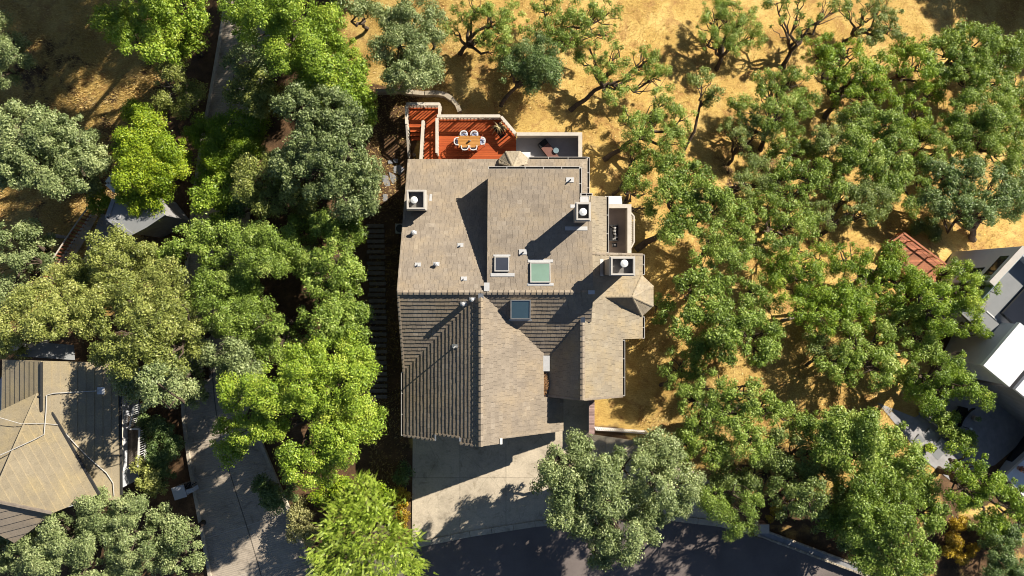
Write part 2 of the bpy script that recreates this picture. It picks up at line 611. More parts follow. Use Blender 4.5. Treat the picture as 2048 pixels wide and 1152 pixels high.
road_poly = [gxy(*q) for q in [(330, 1300), (418, 1160), (640, 1152), (720, 1112), (838, 1090), (940, 1072), (1070, 1052), (1160, 1043), (1250, 1040),
                               (1400, 1046), (1440, 1054), (1500, 1070), (1620, 1104), (1735, 1145), (1900, 1200), (2100, 1300)]]
top_ = [gxy(*q) for q in [(-300, 1190), (330, 1170), (418, 1160), (640, 1150), (720, 1112), (838, 1090), (940, 1072), (1070, 1052), (1160, 1043), (1250, 1040),
                          (1400, 1046), (1440, 1054), (1500, 1070), (1620, 1104), (1735, 1145), (1900, 1200), (2100, 1270), (2600, 1450)]]
mb = MB()
fine = []
for i in range(len(top_) - 1):
    for k in range(5):
        fine.append(tuple(np.array(top_[i]) * (1 - k / 5) + np.array(top_[i + 1]) * (k / 5)))
for i in range(len(fine) - 1):
    for k in range(6):
        q = []
        for (x, y), kk in ((fine[i], k), (fine[i], k + 1), (fine[i + 1], k + 1), (fine[i + 1], k)):
            yy = y - 1.6 * kk
            q.append((x, yy, zg(x, yy) + 0.03))
        mb.face(q)
tag(mb.build("road", M['asphalt']), kind='structure')
sub_drive, rows = strip("side_driveway", [(*gxy(532, 1185), 3.9, 3.9), (*gxy(505, 1080), 3.6, 3.5), (*gxy(470, 980), 3.0, 3.2), (*gxy(440, 880), 2.6, 2.8),
                        (*gxy(425, 760), 2.3, 2.3), (*gxy(425, 620), 2.2, 2.2), (*gxy(435, 470), 2.2, 2.2), (*gxy(452, 320), 2.2, 2.4),
                        (*gxy(463, 180), 1.5, 2.4), (*gxy(485, 30), 1.4, 2.2), (*gxy(500, -60), 1.4, 2.2)], M['concrete_grooved'], 0.06)
mb = MB()
for side in (0, 6):
    for i in range(len(rows) - 1):
        a, b = Vector(rows[i][side][0]), Vector(rows[i + 1][side][0])
        mb.bar(a + Vector((0, 0, 0.05)), b + Vector((0, 0, 0.05)), 0.22, 0.26, 0.45 + 0.1 * rnd.random())
tag(mb.build("driveway_kerb", M['curb']), kind='structure')

drive_poly = [gxy(*q) for q in [(826, 862), (1130, 862), (1180, 868), (1290, 884), (1425, 965), (1440, 1040), (1350, 1030), (1250, 1030), (1160, 1033), (1070, 1042), (940, 1062), (838, 1080), (824, 1080)]]
mb = MB()
mb.face([(x, y, zg(x, y) + 0.02) for x, y in drive_poly], 0.0)
tag(mb.build("driveway_base", M['gutter_dark']), kind='structure')
mb = MB()
xl = [gxy(q, 1000)[0] for q in (700, 920, 1012, 1110, 1210, 1310, 1500)]
yl = [gxy(1000, q)[1] for q in (1150, 955, 800)]
for i in range(len(xl) - 1):
    for j in range(len(yl) - 1):
        g = 0.012
        pl = drive_poly
        pl = clip2(pl, -1, 0, -(xl[i] + g)); pl = clip2(pl, 1, 0, xl[i + 1] - g) if pl else pl
        pl = clip2(pl, 0, -1, -(yl[j] + g)) if pl else pl; pl = clip2(pl, 0, 1, yl[j + 1] - g) if pl else pl
        if len(pl) > 2:
            if sum(pl[a][0] * pl[(a + 1) % len(pl)][1] - pl[(a + 1) % len(pl)][0] * pl[a][1] for a in range(len(pl))) < 0: pl = pl[::-1]
            mb.solid([(x, y, zg(x, y) + 0.08) for x, y in pl], [(x, y, zg(x, y) - 0.02) for x, y in pl], 0.45 + 0.2 * rnd.random())
tag(mb.build("driveway", M['concrete']), kind='structure')
mb = MB()
kc = [gxy(*q) for q in [(826, 1090), (940, 1067), (1070, 1047), (1160, 1038), (1250, 1035), (1350, 1036), (1440, 1047), (1500, 1062)]]
for i in range(len(kc) - 1):
    a, b = Vector((*kc[i], 0.06)), Vector((*kc[i + 1], 0.06))
    n = max(1, round((b - a).length / 1.6))
    for k in range(n):
        p, q = a.lerp(b, k / n), a.lerp(b, (k + 1) / n)
        d = (q - p).normalized() * 0.012
        mb.bar(p + d, q - d, 0.42, 0.14, 0.35 + 0.3 * rnd.random())
tag(mb.build("kerb", M['curb']), kind='structure')


# ------------------------------------------------------------------ roofs of real overlapping tiles
def plane_z(p0, down, pitch):
    return lambda x, y: p0[2] - pitch * ((x - p0[0]) * down[0] + (y - p0[1]) * down[1])


def tiles(mb, poly, down, course=0.30, width=0.33, thick=0.038, lift=0.012, slab=0.12, ragged=0.010, t0=None, wvar=0.25, gap=0.012, tv=0.085):
    """cover a sloping polygon (3-D points of one plane) with separate tiles; down: direction of the fall in plan"""
    poly = [Vector(p) for p in poly]
    nrm = Vector((0, 0, 0))
    for i in range(len(poly)):
        a, b = poly[i], poly[(i + 1) % len(poly)]
        nrm += a.cross(b)
    nrm.normalize()
    if nrm.z < 0:
        nrm = -nrm
        poly = poly[::-1]
    d = Vector((down[0], down[1], 0))
    d = (d - nrm * d.dot(nrm)).normalized()
    u = nrm.cross(d).normalized()
    o = poly[0]
    p2 = [((p - o).dot(u), (p - o).dot(d)) for p in poly]

    def w(s, t, h): return o + u * s + d * t + nrm * h
    mb.solid([p - nrm * 0.004 for p in poly], [p - Vector((0, 0, slab)) for p in poly], 0.1)
    tmax, tmin = max(p[1] for p in p2), min(p[1] for p in p2)
    smin, smax = min(p[0] for p in p2), max(p[0] for p in p2)
    t = tmax if t0 is None else t0
    row = 0
    while t > tmin:
        ta, tb = t - course, t
        band = clip2(clip2(p2, 0, -1, -ta), 0, 1, tb)
        if len(band) > 2:
            s = smin - rnd.random() * width
            e = max(q[0] for q in band)
            while s < e:
                wd = width * (1 + rnd.uniform(-wvar, wvar))
                c = clip2(clip2(band, -1, 0, -(s + gap / 2)), 1, 0, s + wd - gap / 2)
                if len(c) > 2:
                    area = abs(sum(c[i][0] * c[(i + 1) % len(c)][1] - c[(i + 1) % len(c)][0] * c[i][1] for i in range(len(c)))) / 2
                    if area > 0.002:
                        jl = rnd.uniform(-ragged, ragged)
                        tone = min(1, max(0, rnd.gauss(0.45, tv)))
                        if rnd.random() < 0.015: tone = min(1, tone + 0.3)
                        top = [w(q[0], q[1] + (jl if abs(q[1] - tb) < 1e-4 and tb < tmax - 1e-3 else 0), lift + thick * (q[1] - ta) / course + jl * 0.3) for q in c]
                        bot = [w(q[0], q[1], 0.0) for q in c]
                        mb.solid(top, bot, tone)
                s += wd
        t -= course
        row += 1


def ridge_caps(mb, a, b, half=0.15, pitch=0.44, step=0.36, lift=0.07, both=True):
    """overlapping cap tiles along a ridge or rake from a to b (b end laps over)"""
    a, b = Vector(a), Vector(b)
    d = (b - a)
    L = d.length
    d.normalize()
    s = d.cross(Vector((0, 0, 1))).normalized()
    n = max(1, round(L / step))
    for i in range(n):
        p, q = a + d * (L * i / n - 0.03), a + d * (L * (i + 1) / n)
        h0, h1 = lift + 0.045, lift
        drop = Vector((0, 0, pitch * half))
        w0 = half * rnd.uniform(0.95, 1.06)
        th = Vector((0, 0, 0.04))
        tone = min(1, max(0, rnd.gauss(0.5, 0.15)))
        for sg in (-1, 1):
            o0, o1 = p + Vector((0, 0, h0)), q + Vector((0, 0, h1))
            e0, e1 = o0 + s * sg * w0 - drop, o1 + s * sg * w0 - drop
            ring = [o0, o1, e1, e0] if sg > 0 else [o0, e0, e1, o1]
            mb.solid(ring, [r - th for r in ring], tone)


house = thing("house", "large brown shake roofed house with chimneys, skylights and a red deck behind", "house", (0, 0, 0))
PW, PE, ZR = 0.58, 0.24, 6.0
YR = -0.28
GX = -2.0
TX, TZ, TPW, TPE = 4.645, 5.02, 0.755, 0.50
zn = lambda x, y: ZR - PW * (y - YR)            # north slope, low part
zu = lambda x, y: ZR - PE * (y - YR)            # north slope, raised part
zs = lambda x, y: ZR - PW * (YR - y)            # south slope of the main ridge
zgw = lambda x, y: ZR - PW * (GX - x)           # garage roof, west slope
zge = lambda x, y: ZR - PW * (x - GX)           # garage roof, east slope
ztw = lambda x, y: TZ - TPW * (TX - x)
zte = lambda x, y: TZ - TPE * (x - TX)


def on(f, pts): return [Vector((x, y, f(x, y))) for x, y in pts]


XW, XE = -7.48, 5.25
XR = -7.34
YN = 9.33
ZE = zn(0, YN)
YV = YR - (GX - XW)                              # where the valley meets the west eave
YF, YF2 = -10.2, -9.8
N, S, E, W_ = (0, 1), (0, -1), (1, 0), (-1, 0)
mb = MB()
tiles(mb, on(zn, [(XR, YR), (-1.62, YR), (-1.62, YN), (XW, YN)]), N)
tiles(mb, on(zn, [(-1.62, 7.3), (3.41, 7.3), (5.44, YN), (-1.62, YN)]), N)
tiles(mb, on(lambda x, y: ZE + PW * (5.44 - x), [(5.44, YN), (4.1, YN - 1.34), (4.1, 6.1), (5.44, 6.1)]), E)
tiles(mb, on(zs, [(XR, YR), (GX, YR), (XW, YV)]), S)
YT = YR - (ZR - TZ) / PW
XTE = 2.47
YTV = YR - (ZR - ztw(XTE, 0)) / PW
tiles(mb, on(zs, [(GX, YR), (XE, YR), (XE, YT - 0.25), (TX + 0.3, YT - 0.25), (TX, YT), (XTE, YTV), (2.14, YTV + 0.1), (2.14, YR - 2.14 + GX)]), S)
mb.build("main_roof", M['shake'], house)
mb = MB()
tiles(mb, on(zu, [(-1.62, YR), (XE, YR), (XE, 5.86), (-1.62, 5.86)]), N, course=0.30, width=0.37, thick=0.026)
tiles(mb, on(zu, [(-1.62, 5.86), (4.5, 5.86), (4.5, 8.0), (-1.62, 8.0)]), N, course=0.30, width=0.37, thick=0.026)
mb.build("upper_roof", M['shake'], house)
mb = MB()
tiles(mb, on(zgw, [(GX, YR), (GX, YF2), (XW, YF2), (XW, YV)]), W_)
tiles(mb, on(zgw, [(-5.15, YF2), (-5.15, YF), (XW, YF), (XW, YF2)]), W_)
tiles(mb, on(zgw, [(GX, YF2), (GX, YF), (-3.4, YF), (-3.4, YF2)]), W_)
tiles(mb, on(zge, [(GX, YR), (2.14, YR - 2.14 + GX), (2.14, -7.43), (GX, -7.43)]), E)
tiles(mb, on(zge, [(GX, -7.43), (3.53, -7.43), (3.53, YF2), (GX, YF2)]), E)
tiles(mb, on(zge, [(GX, YF2), (-0.69, YF2), (-0.69, YF), (GX, YF)]), E)
mb.build("garage_roof", M['shake'], house)
YTF, YTK, YTN = -7.35, -3.48, 2.3
mb = MB()
tiles(mb, on(ztw, [(TX, YT), (TX, YTF), (XTE, YTF), (XTE, YTV)]), W_, thick=0.012, ragged=0.006)
tiles(mb, on(zte, [(TX, YTF), (7.51, YTF), (7.51, YTK), (TX, YTK)]), E, width=0.36)
tiles(mb, on(zte, [(XE, YTK), (9.0, YTK), (9.0, YTN), (XE, YTN)]), E, width=0.36)
tiles(mb, on(zte, [(TX, YTK), (XE, YTK), (XE, YT - 0.25), (TX + 0.3, YT - 0.25), (TX, YT)]), E)
tiles(mb, on(lambda x, y: 4.2 - 0.5 * (x - XE), [(XE, YTN), (6.4, YTN), (6.4, 6.2), (XE, 6.2)]), E, width=0.36)
mb.build("wing_roof", M['shake_worn'], house)


# ridge caps and rake caps, one run each
def cap_run(a, b, **k):
    mb = MB()
    ridge_caps(mb, a, b, **k)
    mb.build("ridge_cap", M['shake'], house)


cap_run((XR, YR, ZR), (XE - 0.02, YR, ZR))
cap_run((GX, YF + 0.02, ZR), (GX, YR - 0.2, ZR), lift=0.075)
cap_run((TX, YTF, TZ), (TX, YT - 0.08, TZ))
RK = dict(half=0.08, pitch=0.1, lift=0.05)
cap_run((XW, YN, ZE), (XR, YR, ZR), **RK)
cap_run((XW, YV, zgw(XW, 0)), (XR, YR, ZR), **RK)
cap_run((5.44, YN, ZE), (4.5, YN - 0.94, ZE + PW * 0.94), half=0.11, pitch=0.3, lift=0.05)
cap_run((XW, YF, zgw(XW, 0)), (-5.15, YF, zgw(-5.15, 0)), **RK)
cap_run((-5.15, YF2, zgw(-5.15, 0)), (-3.4, YF2, zgw(-3.4, 0)), **RK)
cap_run((-3.4, YF, zgw(-3.4, 0)), (GX, YF, ZR), **RK)
cap_run((3.53, YF2, zge(3.53, 0)), (-0.69, YF2, zge(-0.69, 0)), **RK)
cap_run((XTE, YTF, ztw(XTE, 0)), (TX, YTF, TZ), **RK)
cap_run((7.51, YTF, zte(7.51, 0)), (TX, YTF, TZ), **RK)
cap_run((9.0, YTN, zte(9.0, 0)), (XE + 0.05, YTN, zte(XE, 0)), **RK)


# the two bay roofs
def bay(eave, apex, extra, name):
    mb = MB()
    pts = [Vector(p) for p in eave]
    A = Vector(apex)
    for i in range(len(pts) - 1):
        a, b = pts[i], pts[i + 1]
        m = (a + b) / 2
        e = (b - a)
        dn = Vector((e.y, -e.x, 0)).normalized()
        if dn.dot(m - A) < 0: dn = -dn
        tiles(mb, [a, b, A], (dn.x, dn.y), course=0.27, width=0.3, thick=0.03, slab=0.08)
        ridge_caps(mb, a, A, half=0.07, pitch=0.35, step=0.3, lift=0.05)
    ridge_caps(mb, pts[-1], A, half=0.07, pitch=0.35, step=0.3, lift=0.05)
    for tri, dn in extra:
        tiles(mb, tri, dn, course=0.27, width=0.3, thick=0.03, slab=0.08)
    return mb.build(name, M['shake_worn'], house)


b1 = [P(998, 327, 1.05), P(998, 319, 0.7), P(1012, 303, 0.7), P(1040, 303, 0.7), P(1055, 316, 0.7), P(1054, 326, 1.05)]
bay(b1, P(1026.5, 334, 2.3), [], "bay_roof")
ap = P(1265, 594, 4.3)
rg = Vector((TX + (TZ - 4.25) / TPE + 0.02, ap.y, 4.25))
b2 = [P(1284, 551, 2.9), P(1306, 572, 2.9), P(1306, 612, 2.9), P(1284, 632, 2.9)]
bay(b2, ap, [([b2[0], ap, rg], (0, 1)), ([b2[-1], rg, ap], (0, -1))], "turret_roof")
mb = MB()
c = [Vector((p.x, p.y, 0)) for p in b2] + [Vector((8.6, b2[3].y, 0)), Vector((8.6, b2[0].y, 0))]
m_ = sum(c, Vector()) / len(c)
mb.prism([tuple((m_ + (p - m_) * 0.88).xy) for p in c], -4.5, 2.8)
mb.build("turret_wall", M['stucco_wall'], house)
mb = MB()
c = [Vector((p.x, p.y, 0)) for p in b1[1:5]] + [Vector((b1[4].x, YN - 0.6, 0)), Vector((b1[1].x, YN - 0.6, 0))]
m_ = sum(c, Vector()) / len(c)
mb.prism([tuple((m_ + (p - m_) * 0.85).xy) for p in c], -3.5, 0.6)
mb.build("bay_wall", M['stucco_wall'], house)

# walls (closed boxes and gables that stop under the roofs)
mb = MB()
mb.box(-7.1, 5.0, YR, YN - 0.5, -4.0, ZE - 0.02)
mb.box(-7.1, 1.7, YF2 + 0.1, YR - 0.002, -3.0, 2.85)
mb.box(2.9, 7.2, YTF + 0.35, YR - 0.002, -3.5, 3.4)
mb.box(-1.55, 4.4, 0, 7.85, ZE - 0.018, 3.85)
mb.box(4.402, 5.15, 0, 5.75, ZE - 0.018, 4.2)
mb.box(5.0, 8.7, YTK + 0.25, YTN - 0.05, -4.5, 2.75)
mb.box(5.152, 6.1, YTN - 0.048, 6.05, -4.5, 3.4)
for (xa, za), (xm, zm), (xb, zb), y0, y1 in (((-7.1, 2.85), (GX, 5.7), (1.7, 3.65), YF2 + 0.1, YF2 + 0.3), ((2.9, 3.45), (TX, 4.75), (7.2, 3.45), YTF + 0.35, YTF + 0.55)):
    mb.solid([(xa, y0, za), (xb, y0, zb), (xm, y0, zm)], [(xa, y1, za), (xb, y1, zb), (xm, y1, zm)])
mb.solid([(-7.1, YN - 0.6, ZE - 0.02), (-7.1, YV + 0.2, 2.7), (-7.1, YR, 5.75)], [(-6.9, YN - 0.6, ZE - 0.02), (-6.9, YV + 0.2, 2.7), (-6.9, YR, 5.75)])
mb.solid([(5.14, YR, 4.2), (5.14, 5.6, 4.2), (5.14, YR, 5.75)], [(5.0, YR, 4.2), (5.0, 5.6, 4.2), (5.0, YR, 5.75)])
mb.build("wall", M['stucco_wall'], house)
mb = MB()          # siding under the raised roof's west edge
ring = [(-1.6, YR + 0.5, zn(0, YR + 0.5) + 0.03), (-1.6, 7.9, zn(0, 7.9) + 0.03), (-1.6, 7.9, zu(0, 7.9) - 0.14), (-1.6, YR + 0.5, zu(0, YR + 0.5) - 0.14)]
mb.solid(ring, [(x + 0.07, y, z) for x, y, z in ring])
mb.build("clerestory_wall", M['chimney_side'], house)

# garage doors, front door, windows (seen only from lower view points)
for x0, x1 in ((-6.6, -4.1), (-3.7, -1.2)):
    mb = MB()
    for k in range(4):
        mb.box(x0, x1, YF2 + 0.04, YF2 + 0.098, 0.06 + k * 0.56, 0.06 + k * 0.56 + 0.545, 0.5 + 0.05 * k)
    mb.build("garage_door", M['trim'], house)


def window(x0, x1, y0, y1, z0, z1):
    f = MB()
    f.box(x0, x1, y0, y1, z0, z1)
    fo = f.build("window", M['trim'], house)
    g = MB()
    if abs(x1 - x0) < abs(y1 - y0):
        s = 1 if x0 + x1 > 0 else -1
        xo = max(x0, x1) if s > 0 else min(x0, x1)
        for a, b in ((y0 + 0.08, (y0 + y1) / 2 - 0.03), ((y0 + y1) / 2 + 0.03, y1 - 0.08)):
            g.box(xo, xo + s * 0.012, a, b, z0 + 0.08, z1 - 0.08)
    else:
        s = 1 if y0 + y1 > 0 else -1
        yo = max(y0, y1) if s > 0 else min(y0, y1)
        for a, b in ((x0 + 0.08, (x0 + x1) / 2 - 0.03), ((x0 + x1) / 2 + 0.03, x1 - 0.08)):
            g.box(a, b, yo, yo + s * 0.012, z0 + 0.08, z1 - 0.08)
    g.build("pane", M['window'], fo)


for q in ((-7.15, -7.102, 1, 2.6, -0.4, 1.0), (-7.15, -7.102, 4, 5.6, -0.9, 0.4), (-7.15, -7.102, -4.5, -2.9, 0.6, 2.0), (8.702, 8.75, -2.4, -1.0, 0.6, 2.0),
          (-4.8, -2.4, YN - 0.498, YN - 0.45, -1.5, 0.3), (1.3, 3.8, YN - 0.498, YN - 0.45, -1.5, 0.3), (5.002, 5.05, 6.6, 7.9, -1.4, 0.2)):
    window(*q)

# gutters
def gutter(a, b, name="gutter"):
    mb = MB()
    a, b = Vector(a), Vector(b)
    d = (b - a).normalized()
    s = d.cross(Vector((0, 0, 1))).normalized()
    for off, h, w in ((0.075, 0.12, 0.03), (-0.075, 0.10, 0.02)):
        mb.bar(a + s * off, b + s * off, w, h, 0.6)
    o = mb.build(name, M['gutter'], house)
    m2 = MB()
    m2.bar(a - Vector((0, 0, 0.045)), b - Vector((0, 0, 0.045)), 0.12, 0.02)
    m2.build("trough", M['gutter_dark'], o)
    n = max(2, int((b - a).length / 1.1))
    for k in range(n + 1):
        m3 = MB()
        c = a.lerp(b, (k + 0.02) / (n + 0.04))
        m3.bar(c - s * 0.085 + Vector((0, 0, 0.045)), c + s * 0.085 + Vector((0, 0, 0.045)), 0.04, 0.02, 0.7)
        m3.build("gutter_strap", M['gutter'], o)


z_ = ZE - 0.03
gutter((5.52, YN + 0.1, z_), (1.2, YN + 0.1, z_))
gutter((5.54, 6.15, z_), (5.54, YN + 0.16, z_))
z_ = zu(0, 8.0) - 0.05
gutter((4.6, 8.1, z_), (-1.6, 8.1, z_))
gutter((4.6, 5.95, z_ + 0.1), (4.6, 8.12, z_))
gutter((6.49, 2.4, 3.56), (6.49, 6.25, 3.56))
gutter((5.4, 6.29, 4.05), (4.6, 6.29, 4.05))
gutter((9.08, YTK, 2.8), (9.08, b2[3].y - 0.05, 2.8))
gutter((9.08, b2[0].y + 0.05, 2.8), (9.08, YTN, 2.8))
gutter((7.6, YTF, 3.53), (7.6, YTK - 0.05, 3.53))
gutter((XW - 0.1, YF, zgw(XW, 0) - 0.05), (XW - 0.1, YV - 0.05, zgw(XW, 0) - 0.05))

# pan between garage roof and front wing, with a drift of dry leaves
mb = MB()
mb.box(2.08, 2.55, -7.43, YTV - 0.85, 3.1, 3.36)
mb.box(2.10, 2.56, YTV - 0.848, YTV + 0.2, 3.4, 3.66, 0.8)
mb.build("roof_pan", M['metal'], house)
mb = MB()
for i in range(420):
    x, y = rnd.gauss(2.30, 0.09), -6.5 + rnd.gauss(0, 0.45)
    if not (2.16 < x < 2.5): continue
    a = rnd.random() * 6.3
    d1 = Vector((math.cos(a), math.sin(a), rnd.uniform(-.4, .4))) * 0.05
    d2 = Vector((-math.sin(a), math.cos(a), rnd.uniform(-.4, .4))) * 0.03
    c = Vector((x, y, 3.37 + rnd.random() * 0.06 + 0.16 * max(0, 1 - abs(y + 6.5))))
    mb.face([c + d1, c + d2, c - d1, c - d2], rnd.random())
tag(mb.build("dry_leaves", M['litter']), "drift of dry brown leaves lying in the roof valley by the front wing", "leaves", kind='stuff')


# flashings
def plate(f, x0, x1, y0, y1, lift=0.06, th=0.012, mat='metal', name="flashing", parent=None):
    mb = MB()
    top = [Vector((x, y, f(x, y) + lift)) for x, y in ((x0, y0), (x1, y0), (x1, y1), (x0, y1))]
    mb.solid(top, [p - Vector((0, 0, th)) for p in top])
    return mb.build(name, M[mat], parent or house)


def at(px, py, f):
    z = 5.0
    for _ in range(30):
        p = P(px, py, z)
        z = f(p.x, p.y)
    return P(px, py, z)


def skylight(px0, px1, py0, py1, f, glass, kerb=0.18):
    a, b = at(px0, py1, f), at(px1, py0, f)
    up = lambda x, y: f(x, y) + kerb
    mb = MB()
    x0, x1, y0, y1 = a.x, b.x, a.y, b.y
    w = 0.07
    for q in ((x0, x1, y0, y0 + w), (x0, x1, y1 - w, y1), (x0, x0 + w, y0 + w + .001, y1 - w - .001), (x1 - w, x1, y0 + w + .001, y1 - w - .001)):
        r = [(q[0], q[2]), (q[1], q[2]), (q[1], q[3]), (q[0], q[3])]
        mb.solid([Vector((x, y, up(x, y))) for x, y in r], [Vector((x, y, f(x, y) - 0.02)) for x, y in r], 0.35)
    s = mb.build("skylight", M['gutter'], house)
    plate(up, x0 + w, x1 - w, y0 + w, y1 - w, -0.02, 0.02, glass, "glass", s)
    return x0, x1, y0, y1, s


x0, x1, y0, y1, s = skylight(989, 1018.5, 513, 543, zu, 'glass_dark')
plate(zu, x0 - 0.08, x1 + 0.08, y1 + 0.01, y1 + 0.13, mat='metal', parent=s)
plate(zu, x0 - 0.25, x1 + 0.35, y0 - 0.32, y0 - 0.1, mat='metal', parent=s)
x0, x1, y0, y1, s = skylight(1060.5, 1100.5, 525, 565, zu, 'glass_green')
plate(zu, x0 - 0.15, x1 + 0.18, y1 + 0.01, y1 + 0.2, mat='metal', parent=s)
plate(zu, x0 - 0.18, x1 + 0.2, y0 - 0.2, y0 - 0.03, mat='metal', parent=s)
x0, x1, y0, y1, s = skylight(1021, 1061.5, 599.5, 638, zs, 'glass_blue', 0.36)
plate(zs, x0 - 0.1, x1 + 0.1, y0 - 0.14, y0 - 0.01, mat='gutter', parent=s)


# chimneys
def chimney(px0, px1, py0, py1, ztop, zbase, flue, rim=0.10, cap_h=0.42, r=0.24, depth=0.45):
    a, b = P(px0, py1, ztop), P(px1, py0, ztop)
    x0, x1, y0, y1 = a.x, b.x, a.y, b.y
    mb = MB()
    mb.box(x0 + 0.06, x1 - 0.06, y0 + 0.06, y1 - 0.06, zbase, ztop - depth)
    c = mb.build("chimney", M['chimney_side'], house)
    mb = MB()
    for q in ((x0, x1, y0, y0 + rim), (x0, x1, y1 - rim, y1), (x0, x0 + rim, y0 + rim + .002, y1 - rim - .002), (x1 - rim, x1, y0 + rim + .002, y1 - rim - .002)):
        mb.box(*q, ztop - depth + 0.002, ztop, 0.55)
    e = 0.05
    for q in ((x0 - e, x1 + e, y0 - e, y0 - 0.002), (x0 - e, x1 + e, y1 + 0.002, y1 + e), (x0 - e, x0 - 0.002, y0, y1), (x1 + 0.002, x1 + e, y0, y1)):
        mb.box(*q, ztop - 0.5, ztop - 0.22, 0.45)
    mb.build("rim", M['trim'], c)
    mb = MB()
    mb.box(x0 + rim + .004, x1 - rim - .004, y0 + rim + .004, y1 - rim - .004, ztop - depth + 0.003, ztop - depth + 0.05)
    mb.build("crown", M['chimney_floor'], c)
    f = P(*flue, ztop)
    mb = MB()
    mb.lathe((f.x, f.y, ztop - depth + 0.05), [(r * 0.62, 0), (r * 0.62, cap_h * 0.7), (r * 0.8, cap_h * 0.72), (r * 0.62, cap_h * 0.8)], 20)
    fl = mb.build("flue", M['darkmetal'], c)
    mb = MB()
    mb.lathe((f.x, f.y, ztop - depth + 0.05 + cap_h * 0.82), [(r, 0), (r * 1.02, 0.05), (r * 0.92, 0.08), (r * 0.3, 0.12)], 24)
    mb.build("flue_cap", M['cap_white'], fl)
    return c, x0, x1, y0, y1


c, x0, x1, y0, y1 = chimney(813.5, 850, 380, 418, 4.5, 1.0, (828, 400))
plate(zn, x1 + 0.02, x1 + 0.2, y1 - 0.45, y1 + 0.06, mat='metal', parent=c)
c, x0, x1, y0, y1 = chimney(1153, 1181, 405, 440, 7.7, 3.5, (1166, 424))
plate(zu, x0 - 0.5, x1 + 0.1, y0 - 0.42, y0 - 0.16, mat='metal', parent=c)
plate(zu, x0 - 0.12, x0 + 0.3, y1 + 0.02, y1 + 0.25, mat='metal', parent=c)
c, x0, x1, y0, y1 = chimney(1222, 1270, 514, 550, 7.7, 2.5, (1248.5, 527))
plate(zte, x0 - 0.25, x0 - 0.02, y0, y1, mat='metal', parent=c)

# small roof vents
vents = [(828, 466, zn, 0.12, 0.50, 1), (921, 491, zn, 0.05, 0.30, 0), (873, 529, zn, 0.11, 0.40, 1), (836, 530, zn, 0.045, 0.3, 0), (928, 558, zn, 0.045, 0.3, 0),
         (1140, 361, zu, 0.05, 0.38, 2), (1046, 505, zu, 0.05, 0.35, 2), (945, 599, zs, 0.10, 0.85, 3), (927, 608, zs, 0.10, 0.75, 3), (910, 693, zgw, 0.045, 1.0, 0)]
for px, py, f, r, h, kind in vents:
    p = at(px, py, f)
    s = 0.26 if kind == 2 else 0.2
    mb = MB()
    mb.lathe((p.x, p.y, p.z - 0.05), [(r, 0), (r, h)] if kind in (0, 2) else ([(r, 0), (r, h * 0.8), (r * 1.35, h * 0.82), (r * 1.35, h), (r * 0.6, h + 0.05)]), 14)
    v = mb.build("vent_pipe", M['darkmetal' if kind == 2 else 'metal'], house)
    plate(f, p.x - s, p.x + s, p.y - s * 0.5, p.y + s * 0.8, 0.075, 0.012, 'metal', "flashing", v)
plate(zu, at(1160, 393, zu).x, 5.1, 5.5, 6.1, mat='metal')
plate(zu, XE - 0.35, XE + 0.06, -0.4, -0.15, 0.16, mat='metal')
plate(zu, -1.8, -1.45, -0.2, 0.35, 0.13, mat='metal')
plate(zs, GX - 0.17, GX + 0.17, -0.8, -0.35, 0.26, mat='metal')
plate(ztw, TX - 0.14, TX + 0.14, YT - 0.3, YT + 0.05, 0.24, mat='metal')
plate(zgw, -5.18, -5.08, YF - 0.02, YF2 - 0.02, 0.12, mat='white')
plate(zgw, -3.47, -3.35, YF2 - 0.25, YF2, 0.12, mat='white')
plate(zge, -0.76, -0.63, YF - 0.02, YF2 - 0.02, 0.12, mat='white')

# ------------------------------------------------------------------ the red deck with its railings
ZD = -1.7
deck = thing("deck", "red stained timber deck with cream railings behind the house", "deck", (-3, 10.5, ZD))


def boards(mb, poly, z, along='x', w=0.14, th=0.035):
    ys = [p[1] for p in poly] if along == 'x' else [p[0] for p in poly]
    t = min(ys)
    while t < max(ys):
        if along == 'x': c = clip2(clip2(poly, 0, -1, -(t + 0.004)), 0, 1, t + w - 0.004)
        else: c = clip2(clip2(poly, -1, 0, -(t + 0.004)), 1, 0, t + w - 0.004)
        if len(c) > 2: mb.prism(c, z - th, z, rnd.random())
        t += w


def dk(px, py, z): p = P(px, py, z); return (p.x, p.y)


ZT = ZD + 1.02
rl = dk(874, 232, ZT); rt = dk(1001, 232, ZT); rc = dk(1032, 268, ZT)
main_poly = [(rl[0], YN - 0.48), (rc[0], YN - 0.48), rc, rt, rl]
mb = MB()
boards(mb, main_poly, ZD)
mb.build("floor", M['deck'], deck)
ZL = ZD - 0.35
la, lb, lc = dk(813, 208, ZL + 1.02), dk(879, 208, ZL + 1.02), dk(879, 236, ZL + 1.02)
XM = dk(845, 245, ZL + 1.0)[0]
YS = dk(845, 243, ZL + 1.0)[1] - 0.2
mb = MB()
boards(mb, [(la[0], YS), (rl[0], YS), (lc[0], lc[1]), lb, la], ZL)
boards(mb, [(XM, YN - 0.48), (rl[0] - 0.03, YN - 0.48), (rl[0] - 0.03, YS), (XM, YS)], ZL)
mb.build("landing_floor", M['deck'], deck)
st = MB()
for k in range(9):
    y1 = YS - 0.03 - k * 0.29
    st.box(la[0] + 0.1, XM - 0.06, y1 - 0.275, y1, ZL - 0.17 * (k + 1) - 0.04, ZL - 0.17 * (k + 1), rnd.random() * 0.6)
st.build("stair", M['deck'], deck)
mb = MB()
for x, y in ((-5.3, 12.3), (-2.5, 12.3), (-1.0, 12.2), (-7.5, 13.2), (-5.6, 13.2), (0.2, 11.2), (-7.5, 10.2)):
    mb = MB()
    mb.box(x - 0.08, x + 0.08, y - 0.08, y + 0.08, -4.6, ZL - 0.05)
    mb.build("post", M['wood_dark'], deck)


